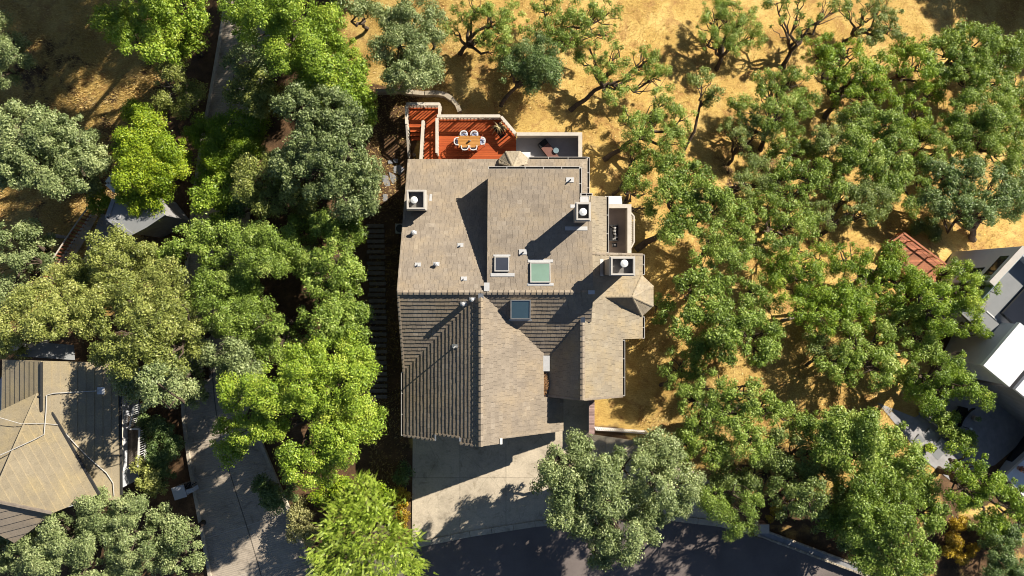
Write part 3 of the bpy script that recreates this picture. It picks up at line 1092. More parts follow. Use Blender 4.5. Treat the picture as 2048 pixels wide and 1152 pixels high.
def railing(a, b, z0, h=1.02, z0b=None, wcap=0.24, inner=1, slat=0.095, gap=0.155, skip=False, cap2=True):
    """cream board railing: wide cap, slats, bottom rail"""
    z0b = z0 if z0b is None else z0b
    A, B = Vector((*a, z0)), Vector((*b, z0b))
    d = B - A
    L = d.length
    r = MB()
    H = Vector((0, 0, h))
    r.bar(A + H, B + H, wcap, 0.045, 0.6)
    o = r.build("railing", M['rail'], deck)
    m = MB()
    dn = d.normalized()
    m.bar(A + Vector((0, 0, h - 0.13)), B + Vector((0, 0, h - 0.13)), 0.045, 0.10, 0.5)
    m.bar(A + Vector((0, 0, 0.14)), B + Vector((0, 0, 0.14)), 0.045, 0.09, 0.5)
    n = int(L / (slat + gap))
    s = dn.cross(Vector((0, 0, 1))).normalized() * 0.035 * inner
    for k in range(n):
        c = A + d * ((k + 0.5) / n) + s
        dd = Vector((dn.x, dn.y, 0)).normalized() * slat / 2
        m.bar(c - dd + Vector((0, 0, (h - 0.04) / 2)), c + dd + Vector((0, 0, (h - 0.04) / 2)), 0.018, h - 0.1, 0.4 + 0.2 * rnd.random())
    m.build("slats", M['rail'], o)
    np_ = max(1, round(L / 1.35))
    for k in range(np_ + 1):
        m = MB()
        c = A + d * (k / np_) + s * -0.4
        m.box(c.x - 0.05, c.x + 0.05, c.y - 0.05, c.y + 0.05, c.z - 0.3, c.z + h - 0.03, 0.5)
        m.build("railing_post", M['rail'], o)
    return o


railing((rl[0], rl[1]), (rt[0] - 0.05, rt[1]), ZD, wcap=0.22)
railing((rl[0], dk(874, 306, ZT)[1]), (rl[0], rl[1] - 0.15), ZD, inner=1, wcap=0.22)
railing((rt[0] + 0.06, rt[1] - 0.05), (rc[0] - 0.02, rc[1] + 0.05), ZD, wcap=0.2)
railing(la, (lb[0], lb[1]), ZL, wcap=0.22)
railing((la[0], YS), (la[0], la[1] - 0.12), ZL, wcap=0.2)
railing((la[0] + 0.02, YS - 2.3), (la[0], YS - 0.1), ZL - 0.95, z0b=ZL, wcap=0.14)
railing((lb[0], rl[1] + 0.16), (lb[0], lb[1] - 0.12), ZL, wcap=0.2)
railing((XM - 0.14, YN - 0.2), (XM + 0.06, YS + 0.25), ZL, wcap=0.24)

# ------------------------------------------------------------------ grey patio beside the deck, balcony above the slope
patio = thing("patio_terrace", "grey walled patio terrace next to the red deck", "terrace", (2.5, 10.3, ZD))
pr = dk(1158, 270, ZD + 1.05)
mb = MB()
mb.prism([(rc[0] + 0.02, (YN - 0.48)), (pr[0], (YN - 0.48)), (pr[0], pr[1]), (rc[0] + 0.02, pr[1])], ZD - 0.4, ZD - 0.01)
mb.build("floor", M['floor_grey'], patio)
mb = MB()
mb.box(rc[0] + 0.1, pr[0], pr[1], pr[1] + 0.16, -5.5, ZD + 1.0)
mb.box(pr[0] + 0.002, pr[0] + 0.2, (YN - 0.48), pr[1] + 0.16, -5.5, ZD + 1.0)
mb.build("parapet", M['stucco'], patio)
mb = MB()
mb.box(rc[0] + 0.06, pr[0] + 0.24, pr[1] - 0.05, pr[1] + 0.2, ZD + 1.003, ZD + 1.06)
mb.box(pr[0] - 0.05, pr[0] + 0.24, (YN - 0.48), pr[1] - 0.052, ZD + 1.003, ZD + 1.06)
mb.build("coping", M['rail'], patio)

ZB = 1.0
balc = thing("balcony", "brown floored balcony with a stucco parapet on the east side", "balcony", (7, 4, ZB))
bx1 = dk(1256, 420, ZB + 1.05)[0]
by1 = dk(1256, 415, ZB + 1.05)[1]
mb = MB()
mb.prism([(6.12, YTN - 0.2), (bx1, YTN - 0.2), (bx1, by1), (6.12, by1)], ZB - 0.35, ZB)
mb.build("floor", M['floor_brown'], balc)
mb = MB()
mb.box(bx1, bx1 + 0.2, YTN - 0.2, by1 + 0.2, ZB - 1.0, ZB + 1.0)
mb.box(6.12, bx1 - 0.002, by1, by1 + 0.2, ZB - 1.0, ZB + 1.0)
mb.build("parapet", M['stucco'], balc)
mb = MB()
mb.box(bx1 - 0.04, bx1 + 0.24, YTN - 0.1, by1 + 0.24, ZB + 1.003, ZB + 1.05)
mb.box(6.6, bx1 - 0.042, by1 - 0.03, by1 + 0.24, ZB + 1.003, ZB + 1.05)
mb.build("coping", M['rail'], balc)
mb = MB()
for k in range(3):
    mb.box(6.6, dk(1244, 396, ZB + 0.9)[0], by1 + 0.26 + k * 0.2, by1 + 0.45 + k * 0.2, ZB - 0.3, ZB + 0.95 - 0.13 * k, 0.7)
mb.build("stepped_cap", M['white'], balc)
mb = MB()
yb0, yb1 = dk(1265, 487, 1.85)[1], dk(1265, 430, 1.85)[1]
X0, X1 = bx1 + 0.25, dk(1268, 450, 1.85)[0]
mb.bar((X0, yb0 - 0.3, 1.9), (X1, yb0 + 0.1, 1.9), 0.09, 0.06)
mb.bar((X1, yb0 + 0.1, 1.9), (X1, yb1 - 0.1, 1.9), 0.10, 0.06)
mb.bar((X1, yb1 - 0.1, 1.9), (X0, yb1 + 0.15, 1.9), 0.09, 0.06)
n = 11
for k in range(n + 1):
    y = yb0 + 0.1 + (yb1 - yb0 - 0.2) * k / n
    mb.box(X1 - 0.03, X1 + 0.02, y - 0.03, y + 0.03, 0.9, 1.87)
mb.box(X0, X1 + 0.05, yb0, yb1, 0.75, 0.88)
mb.build("flower_rack", M['rail'], balc)

# entry court, side fence
mb = MB()
ce = [dk(1100, 790, 0.3), dk(1182, 790, 0.3), dk(1186, 900, 0.3), dk(1100, 900, 0.3)]
mb.box(2.6, 5.9, -11.6, -9.2, -0.6, 0.10)
mb.box(2.6, 5.9, -9.198, -8.4, -0.6, 0.27)
mb.box(2.6, 5.9, -8.398, -7.0, -0.6, 0.44)
tag(mb.build("entry_path", M['concrete']), kind='structure')
w = thing("side_wall", "pinkish brick capped garden wall beside the front entry", "garden wall", (5.6, -9, 0))
a, b = dk(1179, 800, 1.4), dk(1181, 868, 1.4)
mb = MB()
mb.box(a[0] + 0.03, a[0] + 0.30, b[1], a[1], -0.6, 1.36)
mb.build("wall", M['stucco_wall'], w)
mb = MB()
n = 22
for k in range(n):
    y0 = b[1] + (a[1] - b[1]) * k / n
    mb.box(a[0] - 0.04, a[0] + 0.36, y0 + 0.006, y0 + (a[1] - b[1]) / n - 0.006, 1.362, 1.43, rnd.random())
mb.build("coping", M['brick_cap'], w)

# ------------------------------------------------------------------ furniture on the deck and patio
def local(o, parent):
    o.parent = parent
    return o


def make_chair():
    t = thing("patio_chair", "", "chair", (0, 0, 0), "white chairs around the deck table")
    # faces +y (towards the table); seat 0.45 m
    s = MB()
    s.prism([(-0.23, -0.2), (0.23, -0.2), (0.25, 0.22), (-0.25, 0.22)], 0.42, 0.45, 0.6)
    s.build("seat", M['white'], t, local=True)
    c = MB()
    c.prism([(-0.19, -0.16), (0.19, -0.16), (0.21, 0.19), (-0.21, 0.19)], 0.452, 0.49, 0.5)
    c.build("cushion", M['blue_fabric'], t, local=True)
    b = MB()
    pts = [(-0.27, 0.06), (-0.255, -0.12), (-0.17, -0.24), (0, -0.275), (0.17, -0.24), (0.255, -0.12), (0.27, 0.06)]
    for i in range(len(pts) - 1):
        p, q = pts[i], pts[i + 1]
        b.bar((p[0], p[1], 0.80), (q[0], q[1], 0.80), 0.06, 0.04, 0.65)
        b.bar((p[0], p[1], 0.62), (q[0], q[1], 0.62), 0.025, 0.05, 0.55)
    for p in pts:
        b.bar((p[0] * 0.93, p[1] * 0.93 + 0.005, 0.44), (p[0], p[1], 0.79), 0.025, 0.025, 0.5)
    b.build("backrest", M['white'], t, local=True)
    for sx in (-1, 1):
        for sy in (-1, 1):
            l = MB()
            l.tube([(sx * 0.24, sy * 0.21, 0), (sx * 0.21, sy * 0.18, 0.43)], 0.017, 6)
            l.build("leg", M['white'], t, local=True)
    return t


def pd(px, py, z): return P(px, py, z)


tc = pd(938, 283, ZD + 0.75)
tw, td = 0.83, 0.44
tab = thing("dining_table", "long oiled wooden table with cut corners on the red deck", "table", (tc.x, tc.y, ZD))
mb = MB()
octo = [(-tw, -td + 0.18), (-tw + 0.12, -td), (tw - 0.25, -td), (tw, -td + 0.2), (tw, td - 0.05), (tw - 0.05, td), (-tw + 0.05, td), (-tw, td - 0.05)]
n = 8
for k in range(n):
    y0 = -td + 2 * td * k / n
    c = clip2(clip2(octo, 0, -1, -(y0 + 0.004)), 0, 1, y0 + 2 * td / n - 0.004)
    if len(c) > 2: mb.prism(c, 0.71, 0.75, rnd.random())
mb.build("tabletop", M['table_wood'], tab, local=True)
for sx in (-1, 1):
    for sy in (-1, 1):
        l = MB()
        l.box(sx * 0.62 - 0.04, sx * 0.62 + 0.04, sy * 0.30 - 0.04, sy * 0.30 + 0.04, 0, 0.709)
        l.build("leg", M['table_wood'], tab, local=True)
for name, label, dx, dy, r, h, mat in (("plant_pot", "small dark pot standing at the middle of the deck table", 0.0, 0.0, 0.07, 0.14, 'darkmetal'),
                                  ("candle", "small cream candle beside the dark pot on the deck table", 0.11, 0.05, 0.045, 0.09, 'stucco')):
    mb = MB()
    mb.lathe((tc.x + dx, tc.y + dy, ZD + 0.751), [(r * 0.8, 0), (r, h * 0.7), (r * 0.9, h), (r * 0.5, h), (r * 0.45, h * 0.6)], 14)
    tag(mb.build(name, M[mat]), label, "pot" if name == "plant_pot" else "candle")
ch = make_chair()
seats = [(928, 270, math.pi, "white patio chair left of two on the far side of the deck table"),
         (949, 270, math.pi, "white patio chair right of two on the far side of the deck table"),
         (916, 283.5, -math.pi / 2, "white patio chair at the left head of the deck table"),
         (963.5, 282.5, math.pi / 2, "white patio chair at the right head of the deck table, blue cushion in view"),
         (930, 293.5, 0.0, "white patio chair tucked in nearest the house, below the table's left half"),
         (947, 293.5, 0.0, "white patio chair tucked in nearest the house, below the table's right half")]
for i, (px, py, rz, lab) in enumerate(seats):
    p = pd(px, py, ZD + 0.6)
    loc = (p.x, p.y, ZD)
    if i == 0:
        ch.location = loc; ch.rotation_euler = (0, 0, rz); ch['label'] = lab
    else:
        copy_tree(ch, loc, rz, lab)

# planter with a dry palm, black bench box in the corner of the deck
p = pd(997, 256, ZD + 0.7)
pl = thing("potted_palm", "dry yellowish potted palm in the angled corner of the red deck", "plant", (p.x, p.y + 0.1, ZD))
mb = MB()
mb.lathe((0, 0, 0), [(0.17, 0), (0.23, 0.32), (0.25, 0.36), (0.21, 0.36), (0.19, 0.3)], 18)
mb.build("pot", M['darkmetal'], pl, local=True)
mb = MB()
mb.tube([(0, 0, 0.3), (0.02, 0, 0.55), (0, 0.02, 0.75)], [0.06, 0.05, 0.04], 8)
mb.build("stem", M['wood_dark'], pl, local=True)
mb = MB()
for i in range(34):
    a = rnd.random() * 6.283
    L = rnd.uniform(0.45, 0.75)
    d = Vector((math.cos(a), math.sin(a), 0))
    s = Vector((-math.sin(a), math.cos(a), 0))
    up = rnd.uniform(0.1, 0.7)
    prev = Vector((0, 0, 0.75))
    for k in range(4):
        t0, t1 = k / 4, (k + 1) / 4
        f = lambda t: Vector((0, 0, 0.75)) + d * (L * t) + Vector((0, 0, L * (up * t - 1.2 * t * t)))
        w0, w1 = 0.035 * (1 - t0 * t0), 0.035 * (1 - t1 * t1)
        mb.face([f(t0) - s * w0, f(t0) + s * w0, f(t1) + s * w1, f(t1) - s * w1], rnd.random())
mb.build("fronds", M['straw'], pl, local=True)
bench = thing("storage_bench", "black slatted bench set diagonally beside the potted palm", "bench", (0, 0, 0))
a, b = pd(990, 250, ZD + 0.45), pd(1006, 274, ZD + 0.45)
d = (b - a).normalized(); s = Vector((-d.y, d.x, 0))
m0 = a.lerp(b, 0.5)
bench.location = (m0.x, m0.y, ZD); bench.rotation_euler = (0, 0, math.atan2(d.y, d.x))
L = (b - a).length
mb = MB()
for k in range(4):
    mb.box(-L / 2, L / 2, -0.2 + k * 0.1, -0.11 + k * 0.1, 0.41, 0.45)
mb.build("seat", M['black'], bench, local=True)
for sx in (-1, 1):
    mb = MB()
    mb.box(sx * (L / 2 - 0.12) - 0.04, sx * (L / 2 - 0.12) + 0.04, -0.18, 0.18, 0, 0.408)
    mb.build("leg", M['black'], bench, local=True)
mb = MB()
for k in range(3):
    mb.box(-L / 2, L / 2, 0.21 + k * 0.03, 0.24 + k * 0.03, 0.45 + k * 0.12, 0.55 + k * 0.12)
mb.build("backrest", M['black'], bench, local=True)

# lounger on the grey patio
a, b = pd(1083, 283, ZD + 0.4), pd(1110, 318, ZD + 0.35)
d = (b - a).normalized(); L = (b - a).length + 0.3
m0 = a + d * (L / 2)
lg = thing("sun_lounger", "brown cushioned lounger with a black head end on the grey patio", "sun lounger", (m0.x, m0.y, ZD - 0.01), rz=math.atan2(d.y, d.x))
mb = MB()
for sy in (-1, 1):
    mb.box(-L / 2, L / 2, sy * 0.36 - 0.02, sy * 0.36 + 0.02, 0.26, 0.31)
for k in range(7):
    mb.box(-L / 2 + k * L / 6.5, -L / 2 + k * L / 6.5 + 0.05, -0.34, 0.34, 0.262, 0.295)
mb.build("frame", M['darkmetal'], lg, local=True)
mb = MB()
mb.solid([(-L / 2 + 0.4, -0.33, 0.42), (L / 2, -0.33, 0.40), (L / 2, 0.33, 0.40), (-L / 2 + 0.4, 0.33, 0.42)], [(-L / 2 + 0.4, -0.33, 0.31), (L / 2, -0.33, 0.31), (L / 2, 0.33, 0.31), (-L / 2 + 0.4, 0.33, 0.31)])
mb.build("cushion", M['brown_fabric'], lg, local=True)
mb = MB()
mb.solid([(-L / 2, -0.34, 0.62), (-L / 2 + 0.4, -0.34, 0.425), (-L / 2 + 0.4, 0.34, 0.425), (-L / 2, 0.34, 0.62)], [(-L / 2, -0.34, 0.54), (-L / 2 + 0.4, -0.34, 0.312), (-L / 2 + 0.4, 0.34, 0.312), (-L / 2, 0.34, 0.54)])
mb.build("headrest", M['black'], lg, local=True)
for sx in (-1, 1):
    for sy in (-1, 1):
        mb = MB()
        mb.box(sx * (L / 2 - 0.2) - 0.02, sx * (L / 2 - 0.2) + 0.02, sy * 0.33 - 0.02, sy * 0.33 + 0.02, 0, 0.258)
        mb.build("leg", M['darkmetal'], lg, local=True)
p = pd(1112, 301, ZD + 0.5)
gt = thing("glass_table", "round glass side table with a white base on the grey patio", "side table", (p.x, p.y, ZD - 0.01))
mb = MB(); mb.lathe((0, 0, 0), [(0.205, 0.49), (0.215, 0.50), (0.205, 0.51)], 28); mb.build("tabletop", M['glass_clear'], gt, local=True)
mb = MB(); mb.lathe((0, 0, 0), [(0.17, 0), (0.15, 0.03), (0.03, 0.05), (0.03, 0.45), (0.1, 0.488)], 16); mb.build("base", M['white'], gt, local=True)
p = pd(1098, 271.5, ZD + 0.3)
b2_ = thing("wall_bench", "long low cream bench against the patio parapet", "bench", (p.x, p.y, ZD - 0.01))
mb = MB(); mb.box(-0.38, 0.38, -0.11, 0.11, 0.32, 0.37, 0.7); mb.build("seat", M['rail'], b2_, local=True)
for sx in (-1, 1):
    mb = MB(); mb.box(sx * 0.3 - 0.04, sx * 0.3 + 0.04, -0.09, 0.09, 0, 0.318); mb.build("leg", M['rail'], b2_, local=True)
mb = MB()
a = pd(1044, 306, ZD + 0.3); b = pd(1060, 318, ZD + 0.3)
wb = thing("white_chest", "white storage chest standing against the house on the grey patio", "chest", (0, 0, 0))
mb.box(a.x, b.x, b.y, a.y, ZD - 0.008, ZD + 0.42); mb.build("body", M['white'], wb)
mb = MB(); mb.box(a.x - 0.03, b.x + 0.03, b.y, a.y + 0.03, ZD + 0.422, ZD + 0.47, 0.6); mb.build("lid", M['white'], wb)

# daybed and side table on the balcony
p = pd(1228, 466, ZB + 0.4)
db = thing("daybed", "black daybed on the brown balcony", "daybed", (p.x, p.y, ZB))
mb = MB(); mb.box(-0.30, 0.30, -0.52, 0.52, 0.30, 0.42); mb.build("mattress", M['black'], db, local=True)
mb = MB()
mb.box(-0.33, 0.33, -0.56, 0.56, 0.22, 0.298)
for y in (-0.55, 0.55):
    mb.bar((-0.36, y, 0.55), (0.3, y, 0.55), 0.04, 0.04)
    for x in (-0.33, 0.28): mb.box(x - 0.02, x + 0.02, y - 0.02, y + 0.02, 0.0, 0.54)
mb.build("frame", M['darkmetal'], db, local=True)


def mk_stripes():
    t = NT('striped_throw')
    u = t.new("ShaderNodeUVMap")
    sx = t.new("ShaderNodeSeparateXYZ")
    t.l.new(u.outputs[0], sx.inputs[0])
    w = t.noise(3, 2, 0.5, t.scaled(u.outputs[0], (2, 6, 1)))
    s = t.math('SINE', t.math('ADD', t.math('MULTIPLY', sx.outputs[1], 62.0), t.math('MULTIPLY', w, 6.0)))
    return t.done(t.ramp(s, [(0.48, (0.012, 0.012, 0.012)), (0.55, (0.75, 0.73, 0.70))]), 0.9)


M['stripes'] = mk_stripes()
cx = thing("striped_throw", "black and white striped throw lying along the daybed", "throw", (p.x, p.y, ZB))
mb = MB()
path = [(-0.10, 0.50, 0.16), (0.06, 0.44, 0.17), (0.06, 0.30, 0.13), (0.02, 0.12, 0.12), (0.05, -0.05, 0.11), (0.12, -0.2, 0.11), (0.12, -0.34, 0.13), (0.02, -0.44, 0.15), (-0.02, -0.5, 0.14)]
N_ = 5
for i in range(len(path) - 1):
    (x0, y0, w0), (x1, y1, w1) = path[i], path[i + 1]
    for k in range(N_ - 1):
        a0, a1 = -1 + 2 * k / (N_ - 1), -1 + 2 * (k + 1) / (N_ - 1)
        z = lambda a: 0.425 + 0.09 * (1 - a * a)
        mb.face([(x0 + a0 * w0, y0, z(a0)), (x1 + a0 * w1, y1, z(a0)), (x1 + a1 * w1, y1, z(a1)), (x0 + a1 * w0, y0, z(a1))], 0.5,
                [(a0 * .2, y0), (a0 * .2, y1), (a1 * .2, y1), (a1 * .2, y0)])
mb.build("cloth", M['stripes'], cx, local=True)
p = pd(1229, 490.5, ZB + 0.3)
ot = thing("side_table", "small dark square side table at the foot of the daybed", "side table", (p.x, p.y, ZB))
mb = MB(); mb.box(-0.17, 0.17, -0.14, 0.14, 0.36, 0.39); mb.build("tabletop", M['darkmetal'], ot, local=True)
for sx in (-1, 1):
    for sy in (-1, 1):
        mb = MB(); mb.box(sx * 0.14 - 0.02, sx * 0.14 + 0.02, sy * 0.11 - 0.02, sy * 0.11 + 0.02, 0, 0.358); mb.build("leg", M['darkmetal'], ot, local=True)
mb = MB(); mb.lathe((p.x + 0.02, p.y, ZB + 0.391), [(0.05, 0), (0.06, 0.08), (0.045, 0.09), (0.04, 0.02)], 12)
tag(mb.build("cup", M['white']), "white cup on the small table beside the daybed", "cup")

# ------------------------------------------------------------------ west garden: timber steps, flagstones, air conditioner, low wall
gs = thing("garden_steps", "long flight of dark timber garden steps along the west wall", "steps", (0, 0, 0))
k = 0
py = 452
while py < 800:
    a, b = G(735 + 0.02 * (py - 452), py), G(769 + 0.02 * (py - 452), py)
    ww = rnd.uniform(-0.12, 0.12)
    mb = MB()
    mb.box(a.x + ww, b.x + ww * 0.5, a.y - 0.13, a.y + 0.13, a.z - 0.2, a.z + 0.12 + 0.02 * rnd.random(), 0.4 + 0.6 * rnd.random())
    mb.build("tread", M['wood_dark'], gs)
    py += rnd.uniform(9.5, 12.5)
flags = [([(788, 333), (800, 330), (809, 338), (800, 350), (787, 345)], "grey flagstone nearest the red deck"),
         ([(778, 344), (788, 349), (797, 357), (786, 369), (781, 358)], "grey triangular flagstone below the deck's shadow"),
         ([(766, 350), (776, 352), (781, 372), (772, 376), (765, 362)], "grey flagstone half under the oak's edge"),
         ([(766, 388), (775, 389), (775, 402), (766, 403)], "small square flagstone under the oak branches"),
         ([(776, 322), (783, 320), (786, 327), (777, 328)], "smallest flagstone in the row under the deck shadow"),
         ([(786, 318), (796, 318), (796, 326), (788, 326)], "narrow flagstone against the foot of the deck")]
for pts, lab in flags:
    mb = MB()
    zf = G(*pts[0]).z
    mb.prism([gxy(*q) for q in pts], zf - 0.15, zf + 0.09, 0.5)
    tag(mb.build("flagstone", M['flag']), lab, "flagstone", "flagstones beside the deck stair")
p = G(803, 457, 0.6)
ac = thing("air_conditioner", "dark round topped air conditioner standing against the west wall", "air conditioner", (p.x - 0.1, p.y, zg(p.x, p.y)))
mb = MB(); mb.box(-0.36, 0.36, -0.36, 0.36, 0.02, 0.62); mb.build("body", M['gutter'], ac, local=True)
mb = MB(); mb.lathe((0, 0, 0), [(0.31, 0.622), (0.31, 0.65), (0.28, 0.66), (0.1, 0.67)], 20); mb.build("fan_grille", M['darkmetal'], ac, local=True)

wl_ = thing("stone_wall", "curved low wall of tan stone blocks behind the red deck", "stone wall", (0, 0, 0))
curve = [(752, 184), (772, 183), (800, 182), (826, 186), (850, 188), (872, 187), (890, 190), (904, 199), (915, 212), (920, 224)]
mb = MB()
for i in range(len(curve) - 1):
    a, b = G(*curve[i], 0.4), G(*curve[i + 1], 0.4)
    n = max(1, round((b - a).length / 0.62))
    for j in range(n):
        p, q = a.lerp(b, j / n), a.lerp(b, (j + 1) / n)
        dd = (q - p).normalized() * 0.015
        h = rnd.uniform(-0.03, 0.03)
        mb.bar(p + dd + Vector((0, 0, -0.15 + h)), q - dd + Vector((0, 0, -0.15 + h)), 0.30 + rnd.uniform(-.03, .05), 0.85, rnd.uniform(0.2, 0.9))
mb.build("blocks", M['stone'], wl_)
a, b = G(902, 214, 0.1), G(915, 205, 0.5)

# white picket fence beside the front tree
pf = thing("picket_fence", "white picket fence running from the entry wall towards the hillside", "fence", (0, 0, 0))
a, b = G(1187, 853, 0), G(1292, 861, 0)
n = 24
pm, pr_ = MB(), MB()
for i in range(n):
    c = a.lerp(b, (i + 0.5) / n)
    g_ = zg(c.x, c.y)
    pm.box(c.x - 0.05, c.x + 0.05, c.y - 0.01, c.y + 0.012, g_ + 0.05, g_ + 1.3, 0.6 + 0.3 * rnd.random())
pm.build("pickets", M['white'], pf)
for h in (0.3, 1.1):
    pr_.bar(a + Vector((0, -0.03, h)), b + Vector((0, -0.03, h)), 0.03, 0.07)
pr_.build("rail", M['white'], pf)

# roadside planter wall and pillar, lower right
rw = thing("roadside_wall", "long low grey stone wall along the edge of the street", "stone wall", (0, 0, 0))
a, b = G(1512, 1062, 0.4), G(1738, 1146, 0.4)
d = (b - a).normalized(); s = Vector((-d.y, d.x, 0))
mb = MB(); mb.bar(a + Vector((0, 0, -.3)), b + Vector((0, 0, -.3)), 0.5, 0.58); mb.build("wall", M['flag'], rw)
mb = MB()
n = 46
for sd in (-0.25, 0.25):
    for i in range(n):
        p, q = a.lerp(b, i / n), a.lerp(b, (i + 1) / n)
        mb.bar(p + s * sd + d * 0.02, q + s * sd - d * 0.02, 0.13 + rnd.uniform(-.03, .04), 0.12 + rnd.uniform(-.03, .03), rnd.uniform(0.3, 1))
mb.build("edging_stones", M['stone'], rw)
p = G(1517, 1046, 0)
pil = thing("entry_pillar", "pinkish brick pillar with a pale cap at the end of the roadside wall", "pillar", (p.x, p.y, p.z))
mb = MB()
for k in range(9):
    mb.box(-0.26, 0.26, -0.26, 0.26, -0.2 + k * 0.15, -0.2 + k * 0.15 + 0.14, rnd.random())
mb.build("shaft", M['brick_cap'], pil, local=True)
mb = MB(); mb.box(-0.32, 0.32, -0.32, 0.32, 1.15, 1.25); mb.build("cap", M['stucco'], pil, local=True)

# ------------------------------------------------------------------ neighbour on the left: ribbed roof house
nh = thing("ribbed_roof_house", "neighbouring house with a tan ribbed roof at the lower left corner", "house", (0, 0, 0))
mb = MB()
e = 4.6
B = [P(85, 722, e), P(232, 722, 2.9), P(238, 985, 2.9), P(190, 985, 3.4), P(103, 833, 4.4), P(85, 815, e)]


def fit(poly, down, pitch, ref):
    r = Vector(ref)
    out = []
    for (px, py) in poly:
        z = r.z
        for _ in range(30):
            p = P(px, py, z)
            z = r.z - pitch * ((p.x - r.x) * down[0] + (p.y - r.y) * down[1])
        out.append(P(px, py, z))
    return out


def nrm2(x, y):
    l = math.hypot(x, y)
    return (x / l, y / l)


tl = dict(course=0.50, width=1.0, thick=0.05, wvar=0.3, gap=0.003, ragged=0.003, tv=0.04)
r0 = P(85, 760, 4.9)
tiles(mb, fit([(86, 722), (236, 726), (239, 1000), (200, 1000), (100, 826), (86, 826)], (1, 0), 0.30, r0), (1, 0), **tl)
mb.build("east_roof", M['neighbor_tile'], nh)
mb = MB()
tiles(mb, fit([(84, 722), (84, 792), (4, 826), (6, 719)], (-1, 0), 0.42, r0), (-1, 0), **tl)
mb.build("west_roof", M['neighbor_tile'], nh)
dA = nrm2(0.87, 0.5)
rA = P(150, 905, 4.75)
mb = MB()
tiles(mb, fit([(76, 786), (103, 829), (195, 990), (106, 1026), (-6, 1003), (-6, 975)], dA, 0.25, rA), dA, **tl)
mb.build("main_roof", M['neighbor_tile'], nh)
mb = MB()
pA = fit([(76, 786), (-6, 975), (-60, 990), (-60, 850), (0, 826)], dA, 0.25, rA)
rD = pA[0]
dD = nrm2(-0.40, 0.9)
tiles(mb, fit([(76, 786), (-6, 975), (-70, 990), (-70, 862), (0, 822)], dD, 0.16, rD), dD, **tl)
mb.build("north_roof", M['neighbor_tile'], nh)
mb = MB()
rE = fit([(50, 1015)], dA, 0.25, rA)[0]
dE = nrm2(0.25, -0.97)
tiles(mb, fit([(-6, 1003), (106, 1026), (60, 1062), (30, 1085), (-20, 1060), (-40, 1010)], dE, 0.40, rE + Vector((0, 0, -0.12))), dE, **tl)
mb.build("front_roof", M['shake'], nh)
mb = MB()
rr = fit([(76, 786), (-6, 975), (195, 990), (100, 826), (106, 1026), (-6, 1003)], dA, 0.25, rA)
up_ = Vector((0, 0, 0.05))
mb.tube([rr[0] + up_, rr[1] + up_], 0.07, 6)
mb.build("ridge_cap", M['neighbor_tile'], nh)
mb = MB()
mb.tube([rr[5] + up_, rr[4] + up_], 0.13, 6)
mb.build("ridge_cap", M['wood_dark'], nh)
mb = MB()
mb.bar(rr[3] + Vector((0.09, 0.03, -0.02)), rr[2] + Vector((0.09, 0.03, -0.02)), 0.2, 0.10)
q = fit([(237, 726), (240, 990)], (1, 0), 0.30, r0)
mb.bar(q[0] + Vector((0.08, 0, -.05)), q[1] + Vector((0.08, 0, -.05)), 0.12, 0.10)
q = fit([(5, 826), (84, 790)], (-1, 0), 0.42, r0)
mb.bar(q[0] + Vector((0, 0, .08)), q[1] + Vector((0, 0, .08)), 0.12, 0.10)
q = fit([(84, 724), (84, 822)], (-1, 0), 0.42, r0)
mb.bar(q[0] + Vector((0, 0, .06)), q[1] + Vector((0, 0, .06)), 0.10, 0.10)
mb.build("gutter", M['darkmetal'], nh)
mb = MB()
wz = zg(-35, -8) - 0.5
mb.prism([tuple(P(8, 745, 2.4).xy), tuple(P(226, 745, 2.4).xy), tuple(P(226, 985, 2.4).xy), tuple(P(60, 1040, 2.4).xy), tuple(P(-60, 985, 2.4).xy), tuple(P(-60, 870, 2.4).xy)], wz, 2.4)
mb.build("wall", M['grey_render'], nh)
mb = MB()
pts = [fit([q], (1, 0), 0.30, r0)[0] + Vector((0, 0, 0.14)) for q in [(200, 781), (110, 786), (96, 790), (95, 822)]]
pts += [fit([q], dA, 0.25, rA)[0] + Vector((0, 0, 0.14)) for q in [(91, 868), (72, 878), (20, 902), (-10, 915)]]
mb.tube(pts, 0.03, 6)
pts = [fit([q], dA, 0.25, rA)[0] + Vector((0, 0, 0.12)) for q in [(118, 849), (90, 846), (45, 847), (0, 834)]]
mb.tube(pts, 0.02, 6)
pts = [fit([q], (1, 0), 0.30, r0)[0] + Vector((0, 0, 0.12)) for q in [(118, 849), (155, 890), (180, 915), (215, 945), (228, 965), (230, 990)]]
mb.tube(pts, 0.03, 6)
mb.build("cable", M['gutter'], nh)
c = fit([(203, 781)], (1, 0), 0.30, r0)[0]
mb = MB(); mb.box(c.x - 0.22, c.x + 0.22, c.y - 0.24, c.y + 0.24, c.z - 0.2, c.z + 0.12); mb.build("vent_box", M['white'], nh)
mb = MB()
p = P(40, 692, 2.2)
mb.lathe((p.x, p.y, -0.5), [(0.2, 0), (0.2, 3.2), (0.32, 3.25), (0.32, 3.4), (0.1, 3.5)], 16)
mb.build("flue", M['white'], nh)
mb = MB()
a, b = P(45, 690, 2.4), P(145, 722, 2.4)
mb.solid([P(30, 712, 2.6), P(150, 720, 2.6), P(148, 690, 2.0), P(80, 685, 2.0)], [P(30, 712, 2.4), P(150, 720, 2.4), P(148, 690, 1.8), P(80, 685, 1.8)])
mb.build("rear_roof", M['slate_floor'], nh)
mb = MB(); mb.box(*sorted((P(4, 1040, 3.4).x, P(16, 1040, 3.4).x)), P(0, 1056, 3.4).y, P(0, 1040, 3.4).y, 2.6, 3.6); mb.build("roof_window", M['white'], nh)
